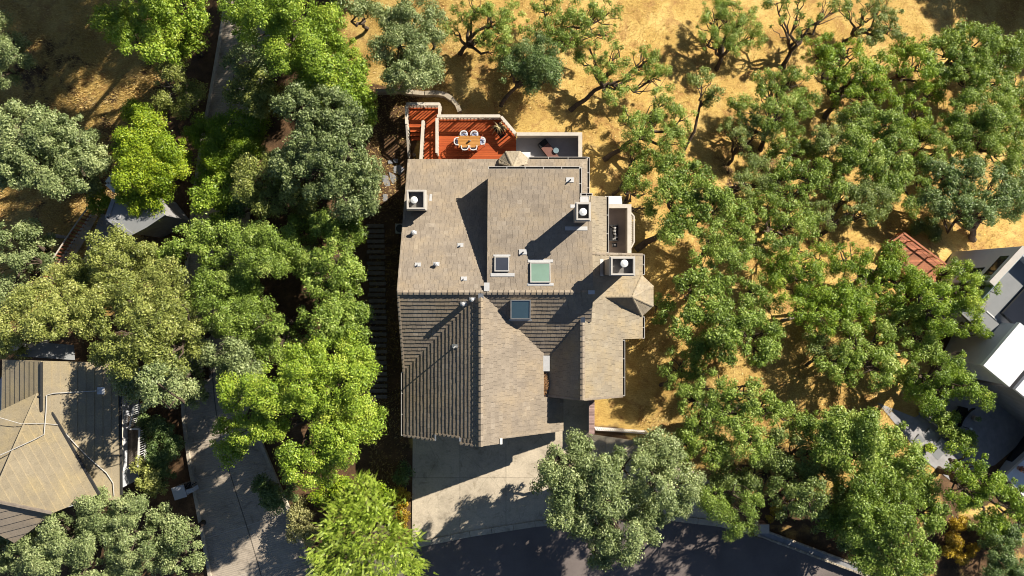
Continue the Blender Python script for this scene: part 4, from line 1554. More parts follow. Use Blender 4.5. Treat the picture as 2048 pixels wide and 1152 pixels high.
# its side deck
sd = thing("side_deck", "dark narrow side deck with white railing beside the ribbed roof house", "deck", (0, 0, 0))
z = 0.6
mb = MB()
boards(mb, [dk(242, 832, z), dk(277, 832, z), dk(277, 932, z), dk(242, 932, z)], z, 'y', 0.14)
fl = mb.build("floor", M['wood_dark'], sd)
mb = MB()
for a, b in (((279, 858), (276, 934)), ((258, 858), (279, 858)), ((268, 812), (258, 858))):
    A, Bq = P(*a, z + 1), P(*b, z + 1)
    mb.bar(A, Bq, 0.12, 0.05)
    mb.bar(A - Vector((0, 0, .85)), Bq - Vector((0, 0, .85)), 0.05, 0.06)
    n = max(2, int((Bq - A).length / 0.16))
    for k in range(n + 1):
        c = A.lerp(Bq, k / n)
        mb.box(c.x - 0.02, c.x + 0.02, c.y - 0.02, c.y + 0.02, z - 0.1, z + 0.98)
mb.build("railing", M['white'], sd)
mb = MB()
for k in range(3):
    mb.box(*sorted((P(250, 940, z).x, P(275, 940, z).x)), P(0, 938 + 5 * k, z).y, P(0, 933 + 5 * k, z).y, -1.6, z - 0.2 * (k + 1))
for px, py in ((244, 835), (276, 835), (276, 930), (244, 930)):
    p = P(px, py, z); mb.box(p.x - .06, p.x + .06, p.y - .06, p.y + .06, -2.6, z - 0.05)
mb.build("step", M['wood_dark'], sd)
wp = thing("lean_to", "pale narrow lean-to roof along the ribbed roof house wall", "lean-to", (0, 0, 0))
mb = MB()
mb.solid([P(239, 812, 1.6), P(246, 812, 1.4), P(246, 945, 1.4), P(239, 945, 1.6)][::-1], [P(239, 812, 1.5), P(246, 812, 1.3), P(246, 945, 1.3), P(239, 945, 1.5)][::-1])
mb.build("roof", M['stucco'], wp)
mb = MB()
for py in (815, 880, 942):
    p = P(244, py, 1.3); mb.box(p.x - .05, p.x + .05, p.y - .05, p.y + .05, -2.6, 1.28)
mb.build("post", M['white'], wp)

# letter box pillar beside the grooved drive
p = G(362, 984, 1.1)
lb_ = thing("mailbox_stand", "pale grey mailbox stand with a dark slotted tray beside the side drive", "mailbox", (p.x, p.y, p.z - 1.1), rz=0.3)
mb = MB(); mb.box(-0.55, 0.25, -0.40, 0.42, -0.1, 1.05); mb.build("body", M['stucco_wall'], lb_, local=True)
mb = MB(); mb.box(-0.60, 0.30, -0.45, 0.47, 1.052, 1.12, 0.6); mb.build("top", M['grey_render'], lb_, local=True)
mb = MB(); mb.box(0.302, 0.80, -0.28, 0.02, -0.1, 1.0, 0.6); mb.build("side_block", M['grey_render'], lb_, local=True)
mb = MB()
for k in range(5): mb.box(0.31 + k * 0.1, 0.35 + k * 0.1, 0.05, 0.45, 0.9, 0.96)
for y in (0.05, 0.42): mb.box(0.31, 0.78, y, y + 0.03, 0.84, 0.898)
for x in (0.31, 0.74): mb.box(x, x + .04, 0.2, 0.24, -0.1, 0.838)
mb.build("tray", M['black'], lb_, local=True)

# ------------------------------------------------------------------ upper left: flat roofed outbuilding, path and picket fence
ob = thing("outbuilding", "low grey flat roofed outbuilding under the yellow green tree", "outbuilding", (0, 0, 0))
gz = zg(-28, 4)
def ring(pts, z): return [P(px, py, z) for px, py in pts]
roofp = [(214, 436), (228, 398), (290, 385), (330, 430), (293, 455), (264, 470)]
def ccw(r):
    a = sum(r[i].x * r[(i + 1) % len(r)].y - r[(i + 1) % len(r)].x * r[i].y for i in range(len(r)))
    return r if a > 0 else r[::-1]
mb = MB(); t_ = ccw(ring(roofp, 1.7)); mb.solid(t_, [p - Vector((0, 0, 0.22)) for p in t_]); mb.build("roof", M['slate_floor'], ob)
mb = MB(); t_ = ccw([P(px, py, 1.45) * 1 for px, py in roofp]); c = sum(t_, Vector()) / len(t_)
t_ = [c + (p - c) * 0.93 for p in t_]
for p in t_: p.z = 1.47
mb.solid(t_, [Vector((p.x, p.y, gz - 0.6)) for p in t_]); mb.build("wall", M['dark_paving'], ob)
mb = MB()
for i in (0, 5):
    a, b = P(*roofp[i], 1.73), P(*roofp[(i + 1) % 6], 1.73)
    mb.bar(a, b, 0.28, 0.1)
mb.build("coping", M['flag'], ob)
p = P(238, 434, 1.7)
mb = MB(); mb.lathe((p.x, p.y, 1.702), [(0.16, 0), (0.16, 0.06), (0.05, 0.1)], 16); mb.build("roof_vent", M['metal'], ob)
mb = MB(); t_ = ccw([G(*q, 0.05) for q in [(203, 425), (262, 468), (300, 520), (230, 560), (180, 545), (165, 520)]]); mb.face([(p.x, p.y, p.z) for p in t_]); tag(mb.build("courtyard_paving", M['dark_paving']), kind='structure')
mb = MB(); t_ = ccw([G(*q, 0.06) for q in [(183, 424), (197, 430), (150, 515), (95, 580), (80, 575)]]); mb.face([(p.x, p.y, p.z) for p in t_]); tag(mb.build("path", M['curb']), kind='structure')
wpn = thing("white_corner_wall", "white painted corner wall by the bright green bush", "garden wall", (0, 0, 0))
mb = MB()
for a, b in (((214, 366), (229, 347)), ((214, 367), (232, 383))):
    A, Bq = P(*a, 1.3), P(*b, 1.3)
    mb.bar(A - Vector((0, 0, 1.2)), Bq - Vector((0, 0, 1.2)), 0.24, 2.4)
mb.build("wall", M['white'], wpn)
mb = MB()
for a, b in (((214, 366), (229, 347)), ((214, 367), (232, 383))):
    mb.bar(P(*a, 1.33), P(*b, 1.33), 0.32, 0.07)
mb.build("coping", M['white'], wpn)
fc = thing("slat_fence", "brown slat fence running beside the grey garden path", "fence", (0, 0, 0))
fl_ = [(80, 556), (112, 508), (142, 462), (166, 428), (182, 408)]
mb, m2 = MB(), MB()
for i in range(len(fl_) - 1):
    A, Bq = G(*fl_[i], 1.2), G(*fl_[i + 1], 1.2)
    mb.bar(A, Bq, 0.09, 0.06); mb.bar(A - Vector((0, 0, .95)), Bq - Vector((0, 0, .95)), 0.05, 0.08)
    n = int((Bq - A).length / 0.27)
    dn = (Bq - A).normalized() * 0.05
    for k in range(n):
        c = A.lerp(Bq, (k + .5) / n)
        m2.bar(c - dn - Vector((0, 0, .62)), c + dn - Vector((0, 0, .62)), 0.03, 1.2, rnd.random())
mb.build("rail", M['stucco'], fc)
m2.build("slats", M['red_wood'], fc)

# ------------------------------------------------------------------ modern grey house on the right, set lower on the slope
mh = thing("modern_house", "modern grey house with flat white and slate roofs at the right edge", "house", (0, 0, 0))
def hv(px, py, z): return P(px, py, z)
u_ = Vector((0.68, 0.735, 0)).normalized()      # along the long walls, away from the street
v_ = Vector((u_.y, -u_.x, 0))                   # to the right
GZ = -6.2
def blk(name, mat, o, u0, u1, v0, v1, z0, z1, parent=None, tone=0.5):
    mb = MB()
    c = [o + u_ * a + v_ * b for a, b in ((u0, v0), (u1, v0), (u1, v1), (u0, v1))]
    mb.prism([(p.x, p.y) for p in c], z0, z1, tone)
    return mb.build(name, M[mat], parent or mh)
oa = hv(1990, 552, 1.0)                          # top of the long grey wall, near end
top_n = hv(2045, 492, 1.0)
lw = (top_n - oa).dot(u_)
blk("wall", 'grey_render', oa, -0.6, lw, 0, 0.35, GZ - 1, 1.0)
blk("wall", 'grey_render', oa, lw - 0.35, lw, 0.352, 18, GZ - 1, 0.7)
blk("terrace_floor", 'slate_floor', oa, -3.2, lw - 0.36, 0.36, 18, -0.35, 0.0)
blk("lower_wall", 'grey_render', oa, -3.2, lw - 0.4, 0.6, 18, GZ - 1, -0.36)
blk("window", 'window', oa, 0.1, 2.0, -0.03, -0.003, -0.35, 0.55)
blk("window", 'window', oa, -0.3, 0.9, -0.03, -0.003, -3.0, -0.9)
blk("terrace_coping", 'trim', oa, -0.6, lw, -0.06, 0.42, 1.003, 1.07)
blk("glass_balustrade", 'glass_clear', oa, -3.1, lw - 0.4, 0.45, 0.49, 0.005, 1.0)
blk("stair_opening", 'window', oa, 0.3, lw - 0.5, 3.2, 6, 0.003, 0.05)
blk("roof_box", 'dark_paving', oa, -2.1, -1.3, 0.7, 1.5, 0.003, 0.3)
# shaded lower deck with white rails
ob_ = hv(1955, 690, -2.4)
mb = MB()
t_ = ccw([hv(*q, -2.4) for q in [(1950, 692), (1992, 640), (2040, 668), (2000, 726)]])
mb.solid(t_, [p - Vector((0, 0, .3)) for p in t_]); mb.build("lower_deck", M['dark_paving'], mh)
def rail(a, b, z, w=0.09, mat='white', h=1.0, name="deck_rail"):
    mb = MB()
    A, Bq = hv(*a, z), hv(*b, z)
    mb.bar(A, Bq, w, 0.07)
    n = max(1, int((Bq - A).length / 1.2))
    for k in range(n + 1):
        c = A.lerp(Bq, k / n); mb.box(c.x - .02, c.x + .02, c.y - .02, c.y + .02, z - h, z - 0.036)
    return mb.build(name, M[mat], mh)
rail((1944, 693), (1985, 646), -1.4)
rail((1945, 692), (1960, 707), -1.4)
rail((1973, 622), (1993, 640), 0.0)
rail((2010, 645), (2022, 655), -1.3, 0.18)
rail((1971, 691), (1983, 701), -1.3, 0.18)
mb = MB(); A, Bq = hv(1930, 688, -1.8), hv(1958, 704, -1.6)
mb.solid(ccw([hv(1926, 690, -2.2), hv(1944, 694, -1.5), hv(1960, 708, -1.5), hv(1938, 700, -2.2)]), [p - Vector((0, 0, .1)) for p in ccw([hv(1926, 690, -2.2), hv(1944, 694, -1.5), hv(1960, 708, -1.5), hv(1938, 700, -2.2)])])
mb.build("awning", M['stucco'], mh)
# white roof
zr_ = 2.2
t_ = ccw([hv(*q, zr_) for q in [(1967, 731), (2040, 645), (2092, 688), (2019, 774)]])
mb = MB(); mb.solid(t_, [p - Vector((0, 0, .35)) for p in t_]); mb.build("roof", M['roof_white'], mh)
ow = hv(1967, 731, zr_)
c0, c1, c2, c3 = [hv(*q, zr_ - 0.4) for q in [(1969, 731), (2039, 648), (2088, 688), (2018, 771)]]
mb = MB(); t_ = ccw([c0, c1, c2, c3]); mb.solid([Vector((p.x, p.y, zr_ - .36)) for p in t_], [Vector((p.x, p.y, GZ - 1)) for p in t_]); mb.build("wall", M['grey_render'], mh)
t_ = ccw([hv(*q, zr_ - 0.5) for q in [(2031, 779), (2104, 693), (2312, 865), (2239, 951)]])
mb = MB(); mb.solid(t_, [p - Vector((0, 0, .3)) for p in t_]); mb.build("roof", M['roof_white'], mh)
t_ = [Vector((p.x, p.y, zr_ - .82)) for p in t_]
mb = MB(); mb.solid(t_, [Vector((p.x, p.y, GZ - 1)) for p in t_]); mb.build("wall", M['dark_paving'], mh)
# front wing with the big window
o3 = hv(2020, 945, -1.2)
o3b = hv(2050, 918, -1.2)
u3 = (o3b - o3).normalized()
lw3 = (hv(2075, 893, -1.2) - o3).length
mb = MB()
v3 = Vector((u3.y, -u3.x, 0))
def blk3(name, mat, a0, a1, b0, b1, z0, z1, tone=.5):
    mb = MB()
    c = [o3 + u3 * a + v3 * b for a, b in ((a0, b0), (a1, b0), (a1, b1), (a0, b1))]
    mb.prism([(p.x, p.y) for p in c], z0, z1, tone)
    return mb.build(name, M[mat], mh)
blk3("wall", 'grey_render', -0.3, 6.5, 0, 14, GZ - 1, -1.25)
blk3("roof", 'roof_white', -0.5, 6.6, -0.15, 14.2, -1.248, -1.0)
blk3("window", 'window', 0.9, 4.0, -0.05, -0.003, GZ + 1.0, -1.9)
blk3("window_sill", 'grey_render', 0.7, 4.2, -0.25, -0.002, GZ + 0.75, GZ + 0.95)
p = hv(2037, 936, -1.0)
fp = thing("flower_pot", "orange flowers in a pot on the corner of the low white roof", "flower pot", (p.x, p.y, -1.0))
mb = MB(); mb.lathe((0, 0, 0), [(0.14, 0), (0.2, 0.3), (0.17, 0.3)], 14); mb.build("pot", M['brick_cap'], fp, local=True)
mb = MB()
for i in range(60):
    a, r, h = rnd.random() * 6.28, rnd.random() * 0.28, 0.3 + rnd.random() * 0.3
    c = Vector((math.cos(a) * r, math.sin(a) * r, h)); b = rnd.random() * 6.28
    mb.face([c + Vector((math.cos(b + k * 2.1), math.sin(b + k * 2.1), rnd.uniform(-.5, .5))) * 0.07 for k in range(3)], rnd.random())
mb.build("flowers", M['red_wood'], fp, local=True)
# dark roof light above the terrace, gutter between the white roofs
blk("roof_light", 'window', oa, lw - 4.2, lw - 0.9, 2.6, 5.5, 0.003, 0.35)
# shaded court with pavers, planter and seat
cz = lambda px, py: G(px, py)
mb = MB()
t_ = ccw([G(*q, 0.04) for q in [(1755, 805), (1830, 835), (1905, 780), (1980, 700), (2120, 820), (1990, 930), (1900, 960), (1855, 925)]])
n0 = len(t_)
mb.face([(p.x, p.y, p.z) for p in t_])
tag(mb.build("court_paving", M['dark_paving']), kind='structure')
for k, (px, py, lab) in enumerate([(1859, 869, "pale square paver, upper of the four beside the yellow pot"), (1838, 881, "pale square paver left of the yellow pot"),
                                 (1882, 888, "pale square paver right of the yellow pot"), (1876, 908, "pale square paver below the yellow pot")]):
    p = G(px, py, 0.12)
    mb = MB()
    c = [p + u_ * a + v_ * b for a, b in ((-.35, -.3), (.35, -.3), (.35, .3), (-.35, .3))]
    mb.prism([(q.x, q.y) for q in c], p.z - 0.3, p.z + 0.02)
    tag(mb.build("paver", M['slate_floor']), lab, "paver", "pavers in the shaded court")
p = G(1852, 893, 0)
yp = thing("yellow_pot_plant", "round pot of yellow green leaves among the pale pavers", "pot plant", tuple(p))
mb = MB(); mb.lathe((0, 0, 0), [(0.2, 0), (0.3, 0.35), (0.32, 0.4), (0.26, 0.4), (0.2, 0.3)], 16); mb.build("pot", M['darkmetal'], yp, local=True)
mb = MB()
for i in range(160):
    a, r = rnd.random() * 6.28, 0.38 * math.sqrt(rnd.random())
    c = Vector((math.cos(a) * r, math.sin(a) * r, 0.42 + rnd.random() * 0.25)); b = rnd.random() * 6.28
    mb.face([c + Vector((math.cos(b + k * 2.1), math.sin(b + k * 2.1), rnd.uniform(-.6, .6))) * 0.07 for k in range(3)], rnd.random())
mb.build("leaves", LEAF['lime'], yp, local=True)
p = G(1914, 828, 0)
hs = thing("hanging_chair", "dark rounded garden chair in the shaded court", "garden chair", tuple(p), rz=0.9)
mb = MB()
for i in range(9):
    a0 = -1.1 + 2.2 * i / 8
    mb.bar((0.9 * math.sin(a0), -0.45 + 0.2 * math.cos(a0), 0.4), (0.9 * math.sin(a0), 0.25 * math.cos(a0) - 0.1, 1.3), 0.18, 0.05)
mb.build("backrest", M['black'], hs, local=True)
mb = MB(); mb.prism([(-0.75, -0.1), (-0.4, -0.4), (0.4, -0.4), (0.75, -0.1), (0.5, 0.45), (-0.5, 0.45)], 0.35, 0.45); mb.build("seat", M['black'], hs, local=True)
for sx in (-1, 1):
    mb = MB(); mb.box(sx * 0.5 - 0.04, sx * 0.5 + 0.04, -0.3, 0.35, 0, 0.348); mb.build("leg", M['darkmetal'], hs, local=True)
p = G(1955, 838, 0.5)
rt_ = thing("round_stool", "pale round pot with a dark middle in the shaded court", "planter", (p.x, p.y, p.z - 0.5))
mb = MB(); mb.lathe((0, 0, 0), [(0.18, 0), (0.24, 0.45), (0.25, 0.5), (0.17, 0.5), (0.14, 0.4)], 18); mb.build("pot", M['stucco'], rt_, local=True)
mb = MB()
for i in range(70):
    a, r = rnd.random() * 6.28, 0.2 * math.sqrt(rnd.random())
    c = Vector((math.cos(a) * r, math.sin(a) * r, 0.5 + rnd.random() * 0.3)); b = rnd.random() * 6.28
    mb.face([c + Vector((math.cos(b + k * 2.1), math.sin(b + k * 2.1), rnd.uniform(-.6, .6))) * 0.06 for k in range(3)], rnd.random())
mb.build("leaves", LEAF['deep'], rt_, local=True)
p = G(1941, 858, 0.8)
gl = thing("garden_lamp", "small white garden lamp beside the green bed in the court", "lamp", (p.x, p.y, p.z - 0.8))
mb = MB(); mb.lathe((0, 0, 0), [(0.06, 0), (0.03, 0.05), (0.03, 0.7)], 10); mb.build("post", M['darkmetal'], gl, local=True)
mb = MB(); mb.lathe((0, 0, 0), [(0.05, 0.702), (0.11, 0.78), (0.11, 0.86), (0.03, 0.92)], 14); mb.build("lamp_shade", M['roof_white'], gl, local=True)
mb = MB()
A, Bq = G(1842, 826, 0.3), G(1932, 896, 0.3)
mb.bar(A, Bq, 0.16, 0.5)
tag(mb.build("planter_kerb", M['flag']), "long low kerb edging the green bed beside the pale pavers", "kerb")
# red deck far right
rd = thing("old_red_deck", "weathered red timber deck half hidden by trees near the grey house", "deck", (0, 0, 0))
dz = G(1820, 530).z + 1.2
mb = MB()
dp = [hv(*q, dz) for q in [(1806, 470), (1895, 535), (1850, 600), (1775, 505)]]
boards(mb, [(p.x, p.y) for p in ccw(dp)], dz, 'x', 0.16); mb.build("floor", M['red_wood'], rd)
mb = MB()
for a, b in (((1808, 466), (1892, 529)), ((1806, 468), (1786, 482)), ((1852, 545), (1846, 578)), ((1846, 582), (1838, 600))):
    A, Bq = hv(*a, dz + 1), hv(*b, dz + 1)
    mb.bar(A, Bq, 0.14, 0.06)
    mb.bar(A - Vector((0, 0, .8)), Bq - Vector((0, 0, .8)), 0.06, 0.06)
    n = max(1, int((Bq - A).length / 0.9))
    for k in range(n + 1):
        c = A.lerp(Bq, k / n); mb.box(c.x - .04, c.x + .04, c.y - .04, c.y + .04, dz - 0.1, dz + .968)
mb.build("railing", M['red_wood'], rd)
mb = MB()
for q in [(1806, 474), (1890, 534), (1848, 594), (1780, 505)]:
    c = hv(*q, dz); mb.box(c.x - .07, c.x + .07, c.y - .07, c.y + .07, dz - 3, dz - 0.05)
mb.build("post", M['wood_dark'], rd)

# ------------------------------------------------------------------ trees
#            leaf material, puff radius, puff density, leaf area index, leaf half length, lobe flatness, height of lobe centres
KIND = {
    'oak_grey': dict(mat='grey', rp=0.46, dens=0.72, lai=2.5, s=0.067, flat=0.62, h=5.0, w=0.5),
    'oak_green': dict(mat='green', rp=0.38, dens=0.45, lai=2.2, s=0.065, flat=0.55, h=3.5, w=0.45),
    'oak_thin': dict(mat='green', rp=0.34, dens=0.36, lai=2.1, s=0.062, flat=0.55, h=2.9, w=0.45),
    'oak_dark': dict(mat='deep', rp=0.46, dens=0.72, lai=2.5, s=0.067, flat=0.62, h=3.6, w=0.5),
    'oak_olive': dict(mat='olive', rp=0.46, dens=0.80, lai=2.0, s=0.068, flat=0.6, h=5.6, w=0.5),
    'oak_fresh': dict(mat='green', rp=0.46, dens=0.80, lai=2.0, s=0.068, flat=0.6, h=5.6, w=0.5),
    'broad': dict(mat='fresh', rp=0.52, dens=0.95, lai=2.0, s=0.072, flat=0.7, h=6.5, w=0.55),
    'lime': dict(mat='lime', rp=0.48, dens=0.95, lai=2.0, s=0.072, flat=0.7, h=5.0, w=0.55),
    'shrub': dict(mat='olive', rp=0.36, dens=1.0, lai=1.8, s=0.061, flat=0.8, h=1.4, w=0.6),
    'fern': dict(mat='fern', rp=0.7, dens=1.7, lai=3.4, s=0.055, flat=1.0, h=4.0, w=0.3),
}


def leaf_mesh(name, C, T, B, tone, mat, parent):
    """C centres, T half length vectors, B half width vectors: one pointed leaf (triangle pair) each"""
    n = len(C)
    V = np.empty((n, 4, 3), np.float32)
    V[:, 0] = C - T
    V[:, 1] = C + B
    V[:, 2] = C + T
    V[:, 3] = C - B
    me = bpy.data.meshes.new(name)
    me.vertices.add(n * 4)
    me.vertices.foreach_set("co", V.ravel())
    me.loops.add(n * 4)
    me.loops.foreach_set("vertex_index", np.arange(n * 4, dtype=np.int32))
    me.polygons.add(n)
    me.polygons.foreach_set("loop_start", np.arange(0, n * 4, 4, dtype=np.int32))
    me.polygons.foreach_set("loop_total", np.full(n, 4, dtype=np.int32))
    a = me.attributes.new("tone", 'FLOAT', 'FACE')
    a.data.foreach_set("value", np.clip(tone, 0, 1).astype(np.float32))
    me.materials.append(mat)
    me.update(calc_edges=True)
    o = bpy.data.objects.new(name, me)
    COL.objects.link(o)
    o.parent = parent
    o.location = -parent.location
    return o


def unit(a):
    return a / np.maximum(1e-6, np.linalg.norm(a, axis=-1, keepdims=True))


def wander(a, b, k, amp):
    """crooked line from a to b"""
    pts = [a]
    L = (b - a).length
    off = Vector((0, 0, 0))
    for i in range(1, k):
        t = i / k
        off = off * 0.6 + Vector((nr.normal(), nr.normal(), nr.normal() * 0.5)) * amp * L
        pts.append(a.lerp(b, t) + off * math.sin(math.pi * t) ** 0.7)
    pts.append(b)
    return pts


LEAF_TOTAL = 0
BASES = []


def tree(kind, label, lobes, trunk=None, cat="tree", name=None, group=None, h=None, mat=None, dens=1.0, base_h=None, bark='bark', tone_shift=0.0):
    global LEAF_TOTAL
    K = KIND[kind]
    hh = K['h'] if h is None else h
    mx = sum(l[0] * l[2] ** 2 for l in lobes) / sum(l[2] ** 2 for l in lobes)
    my = sum(l[1] * l[2] ** 2 for l in lobes) / sum(l[2] ** 2 for l in lobes)
    rmax = max(math.hypot(l[0] - mx, l[1] - my) for l in lobes) + 1
    L = []
    for lx, ly, lr in lobes:
        e = math.hypot(lx - mx, ly - my) / rmax
        z = hh * (1.08 - 0.28 * e * e + rnd.uniform(-0.15, 0.15) * (0 if kind in ('shrub', 'fern') else 1))
        c = G(lx, ly, z)
        L.append((c, lr * (1.13 if kind in ('oak_green', 'oak_thin') else (1.1 if mx < 790 else 1.06)) * KF * (CAMZ - c.z)))
    if trunk: base = G(*trunk, -0.1)
    else:
        c = G(mx, my, hh)
        base = Vector((c.x + rnd.uniform(-.4, .4), c.y + rnd.uniform(-.4, .4), 0))
        base.z = zg(base.x, base.y) - 0.1
    BASES.append((base.x, base.y, max(l[1] for l in L) * len(L) ** 0.4))
    name = name or {'fern': 'conifer_tree', 'shrub': 'shrub', 'broad': 'broadleaf_tree', 'lime': 'broadleaf_tree'}.get(kind, 'oak_tree')
    t = thing(name, label, cat, base, group)
    if hh >= 5 and len(L) > 3:
        # the shaded lower tier of a tall crown
        cm = sum((l[0] for l in L), Vector()) / len(L)
        for c, R in list(L):
            if rnd.random() < 0.6:
                q = c.lerp(cm, 0.25)
                gz_ = zg(q.x, q.y)
                L.append((Vector((q.x, q.y, gz_ + (q.z - gz_) * 0.58)), R * 0.75))
    cen = np.array([l[0][:] for l in L]); rad = np.array([l[1] for l in L])
    # puffs of foliage over the lobes
    puffs = []
    for i in range(len(L)):
        R = rad[i]
        rp0 = min(K['rp'], R * 0.55)
        n = max(5, int(2.3 * K['dens'] * dens * (R / rp0) ** 2))
        d = unit(nr.normal(size=(n, 3)))
        d[:, 2] = np.where(d[:, 2] < -0.35, -d[:, 2], d[:, 2])
        rr = 0.62 + 0.36 * nr.random(n) ** 0.6
        rr[nr.random(n) < 0.22] *= 0.6
        p = cen[i] + d * rr[:, None] * np.array([R, R, R * K['flat']]) * (1 - 0.35 * rp0 / R)
        keep = np.ones(n, bool)
        for j in range(len(L)):
            if j == i: continue
            q = (p - cen[j]) / np.array([rad[j], rad[j], rad[j] * K['flat']])
            keep &= np.linalg.norm(q, axis=1) > 0.5
        for q in p[keep]:
            puffs.append((q, rp0 * (0.5 + 1.0 * nr.random() ** 1.5)))
    own = nr.uniform(-0.09, 0.13)
    if mat is None and kind in ('oak_green', 'oak_thin') and nr.random() < 0.4: mat = 'sage'
    Cs, Ts, Bs, To = [], [], [], []
    s0 = K['s'] * nr.uniform(0.85, 1.2)
    twigs = MB()
    for q, rp in puffs:
        if kind == 'fern':
            # flat feathery sprays that point outwards
            out = unit(q - (np.array(base[:]) + np.array([0, 0, hh * 0.5])))
            for _ in range(int(9 * K['lai'])):
                ax = unit(out + nr.normal(size=3) * 0.6 + np.array([0, 0, 0.0]))
                side = unit(np.cross(ax, unit(np.array([0, 0, 1.0]) + nr.normal(size=3) * 0.35)))
                Ls = rp * (0.5 + 0.5 * nr.random())
                o = q + nr.normal(size=3) * rp * 0.45
                k = 18
                tt = np.linspace(0.05, 1, k)
                droop = np.array([0, 0, -0.25]) * Ls
                pos = o + ax * (tt * Ls)[:, None] + droop * (tt ** 2)[:, None]
                tn = 0.1 + 0.75 * nr.random()
                for sg in (-1, 1):
                    dirv = unit(ax * 0.75 + side * sg * 0.75)
                    ln = s0 * (1.15 - 0.75 * tt) * 0.95
                    Cs.append(pos + dirv * ln[:, None]); Ts.append(dirv * ln[:, None])
                    Bs.append(np.broadcast_to(unit(np.cross(dirv, np.cross(ax, side))), (k, 3)) * (ln * 0.24)[:, None])
                    To.append(np.full(k, tn) + nr.normal(size=k) * 0.08)
            continue
        m = int(K['lai'] * math.pi * rp * rp / (1.1 * s0 * s0)) + 6
        d = unit(nr.normal(size=(m, 3)) + np.array([0, 0, 0.35]))
        r = rp * (0.35 + 0.75 * nr.random(m) ** 0.8 + 0.25 * (nr.random(m) < 0.15))
        c = q + d * r[:, None] * np.array([1, 1, 0.62])
        nrm = unit(d * 0.9 + nr.normal(size=(m, 3)) * 0.65 + np.array([0, 0, 0.35]))
        tg = unit(np.cross(nrm, nr.normal(size=(m, 3))))
        sz = s0 * (0.6 + 0.8 * nr.random(m))
        Cs.append(c); Ts.append(tg * sz[:, None]); Bs.append(np.cross(nrm, tg) * (sz * K['w'])[:, None])
        To.append(0.36 + nr.normal() * 0.15 + nr.normal(size=m) * 0.2 + tone_shift + own)
    Cs, Ts, Bs, To = map(np.concatenate, (Cs, Ts, Bs, To))
    LEAF_TOTAL += len(Cs)
    leaf_mesh("crown", Cs, Ts, Bs, To, LEAF[mat or K['mat']], t)
    # trunk, limbs to every lobe, branches to a share of the puffs
    mb = MB()
    big = float(np.max(rad))
    H = max(0.5, hh)
    mean = Vector(tuple(np.average(cen, axis=0, weights=rad ** 2)))
    r0 = (0.07 + 0.035 * math.sqrt(sum(rad ** 2)) * min(1, H / 4)) * (0.5 if kind == 'shrub' else 1)
    fork = base.lerp(mean, 0.30 if base_h is None else base_h)
    fork.z = max(fork.z, base.z + H * 0.30)
    mb.tube(wander(base, fork, 4, 0.05), [r0 * 1.35, r0 * 1.1, r0, r0 * 0.92, r0 * 0.85], 9)
    nodes = []
    for i, (c, R) in enumerate(L):
        tgt = c - Vector((0, 0, R * K['flat'] * 0.25))
        pts = wander(fork, tgt, 7, 0.07)
        ra = r0 * (0.55 + 0.4 * R / big)
        mb.tube(pts, [ra * (1 - 0.78 * k / 7) + 0.012 for k in range(8)], 7)
        nodes.append((pts, ra))
    pc = np.array([q for q, _ in puffs])
    share = 0.75 if kind in ('oak_thin', 'oak_green') else 0.4
    for q in pc[nr.random(len(pc)) < share]:
        i = int(np.argmin(np.linalg.norm(cen - q, axis=1)))
        pts, ra = nodes[i]
        k = rnd.choice((4, 5, 6, 7))
        if (Vector(q) - pts[k]).length < 0.2: continue
        w = wander(pts[k], Vector(q), 4, 0.10)
        r1 = ra * 0.25 + 0.016
        mb.tube(w, [r1, r1 * 0.8, r1 * 0.6, r1 * 0.45, 0.008], 5)
    mb.build("trunk", M[bark], t)
    return t


OG = "oaks and other trees around the houses"
HG = "oaks on the golden hillside"


def T(kind, label, *lobes, **k):
    k.setdefault('group', HG if lobes[0][0] > 880 and kind.startswith('oak') else (OG if 'shrub' not in kind else None))
    tree(kind, label, lobes, **k)


# ---- upper left
T('oak_grey', "grey green tree cut by the left edge beside the shaded field", (2, 60, 30), (10, 105, 24), (0, 150, 24), (-20, 100, 40), h=5)
T('broad', "bright broadleaf tree at the top edge, right of the shaded field", (230, 38, 42), (300, 35, 50), (270, 82, 36), (330, 88, 32), (365, 25, 45), (398, 15, 30), (310, 110, 22))
T('oak_olive', "thin bush with bare grey twigs beside the upper side drive", (340, 170, 36), (352, 130, 26), (388, 182, 26), (338, 218, 22), (370, 215, 20), h=3.5, dens=0.8, bark='bark_pale')
T('lime', "yellow green tree standing over the grey outbuilding", (284, 222, 28), (290, 262, 34), (258, 300, 40), (302, 310, 46), (348, 300, 34), (330, 342, 40), (272, 352, 46), (312, 390, 36), (252, 396, 24), (275, 425, 20), h=5.0, tone_shift=-0.03)
T('oak_grey', "big grey green oak at the left edge below the shaded field", (25, 250, 48), (88, 268, 46), (140, 258, 38), (55, 320, 58), (130, 318, 52), (178, 308, 34), (105, 368, 34), (15, 335, 50), (160, 366, 28), (-10, 285, 45), h=6.5)
T('shrub', "bright green bush at the end of the slat fence", (200, 396, 22), (190, 410, 16), (212, 404, 14), h=2.0, mat='fresh', cat="bush", name='bush')
T('oak_grey', "thin bluish tree by the slat fence at the left edge", (18, 470, 34), (58, 478, 28), (12, 528, 34), (50, 520, 26), (8, 588, 30), (70, 460, 18), (0, 620, 25), h=5.0, dens=0.7)
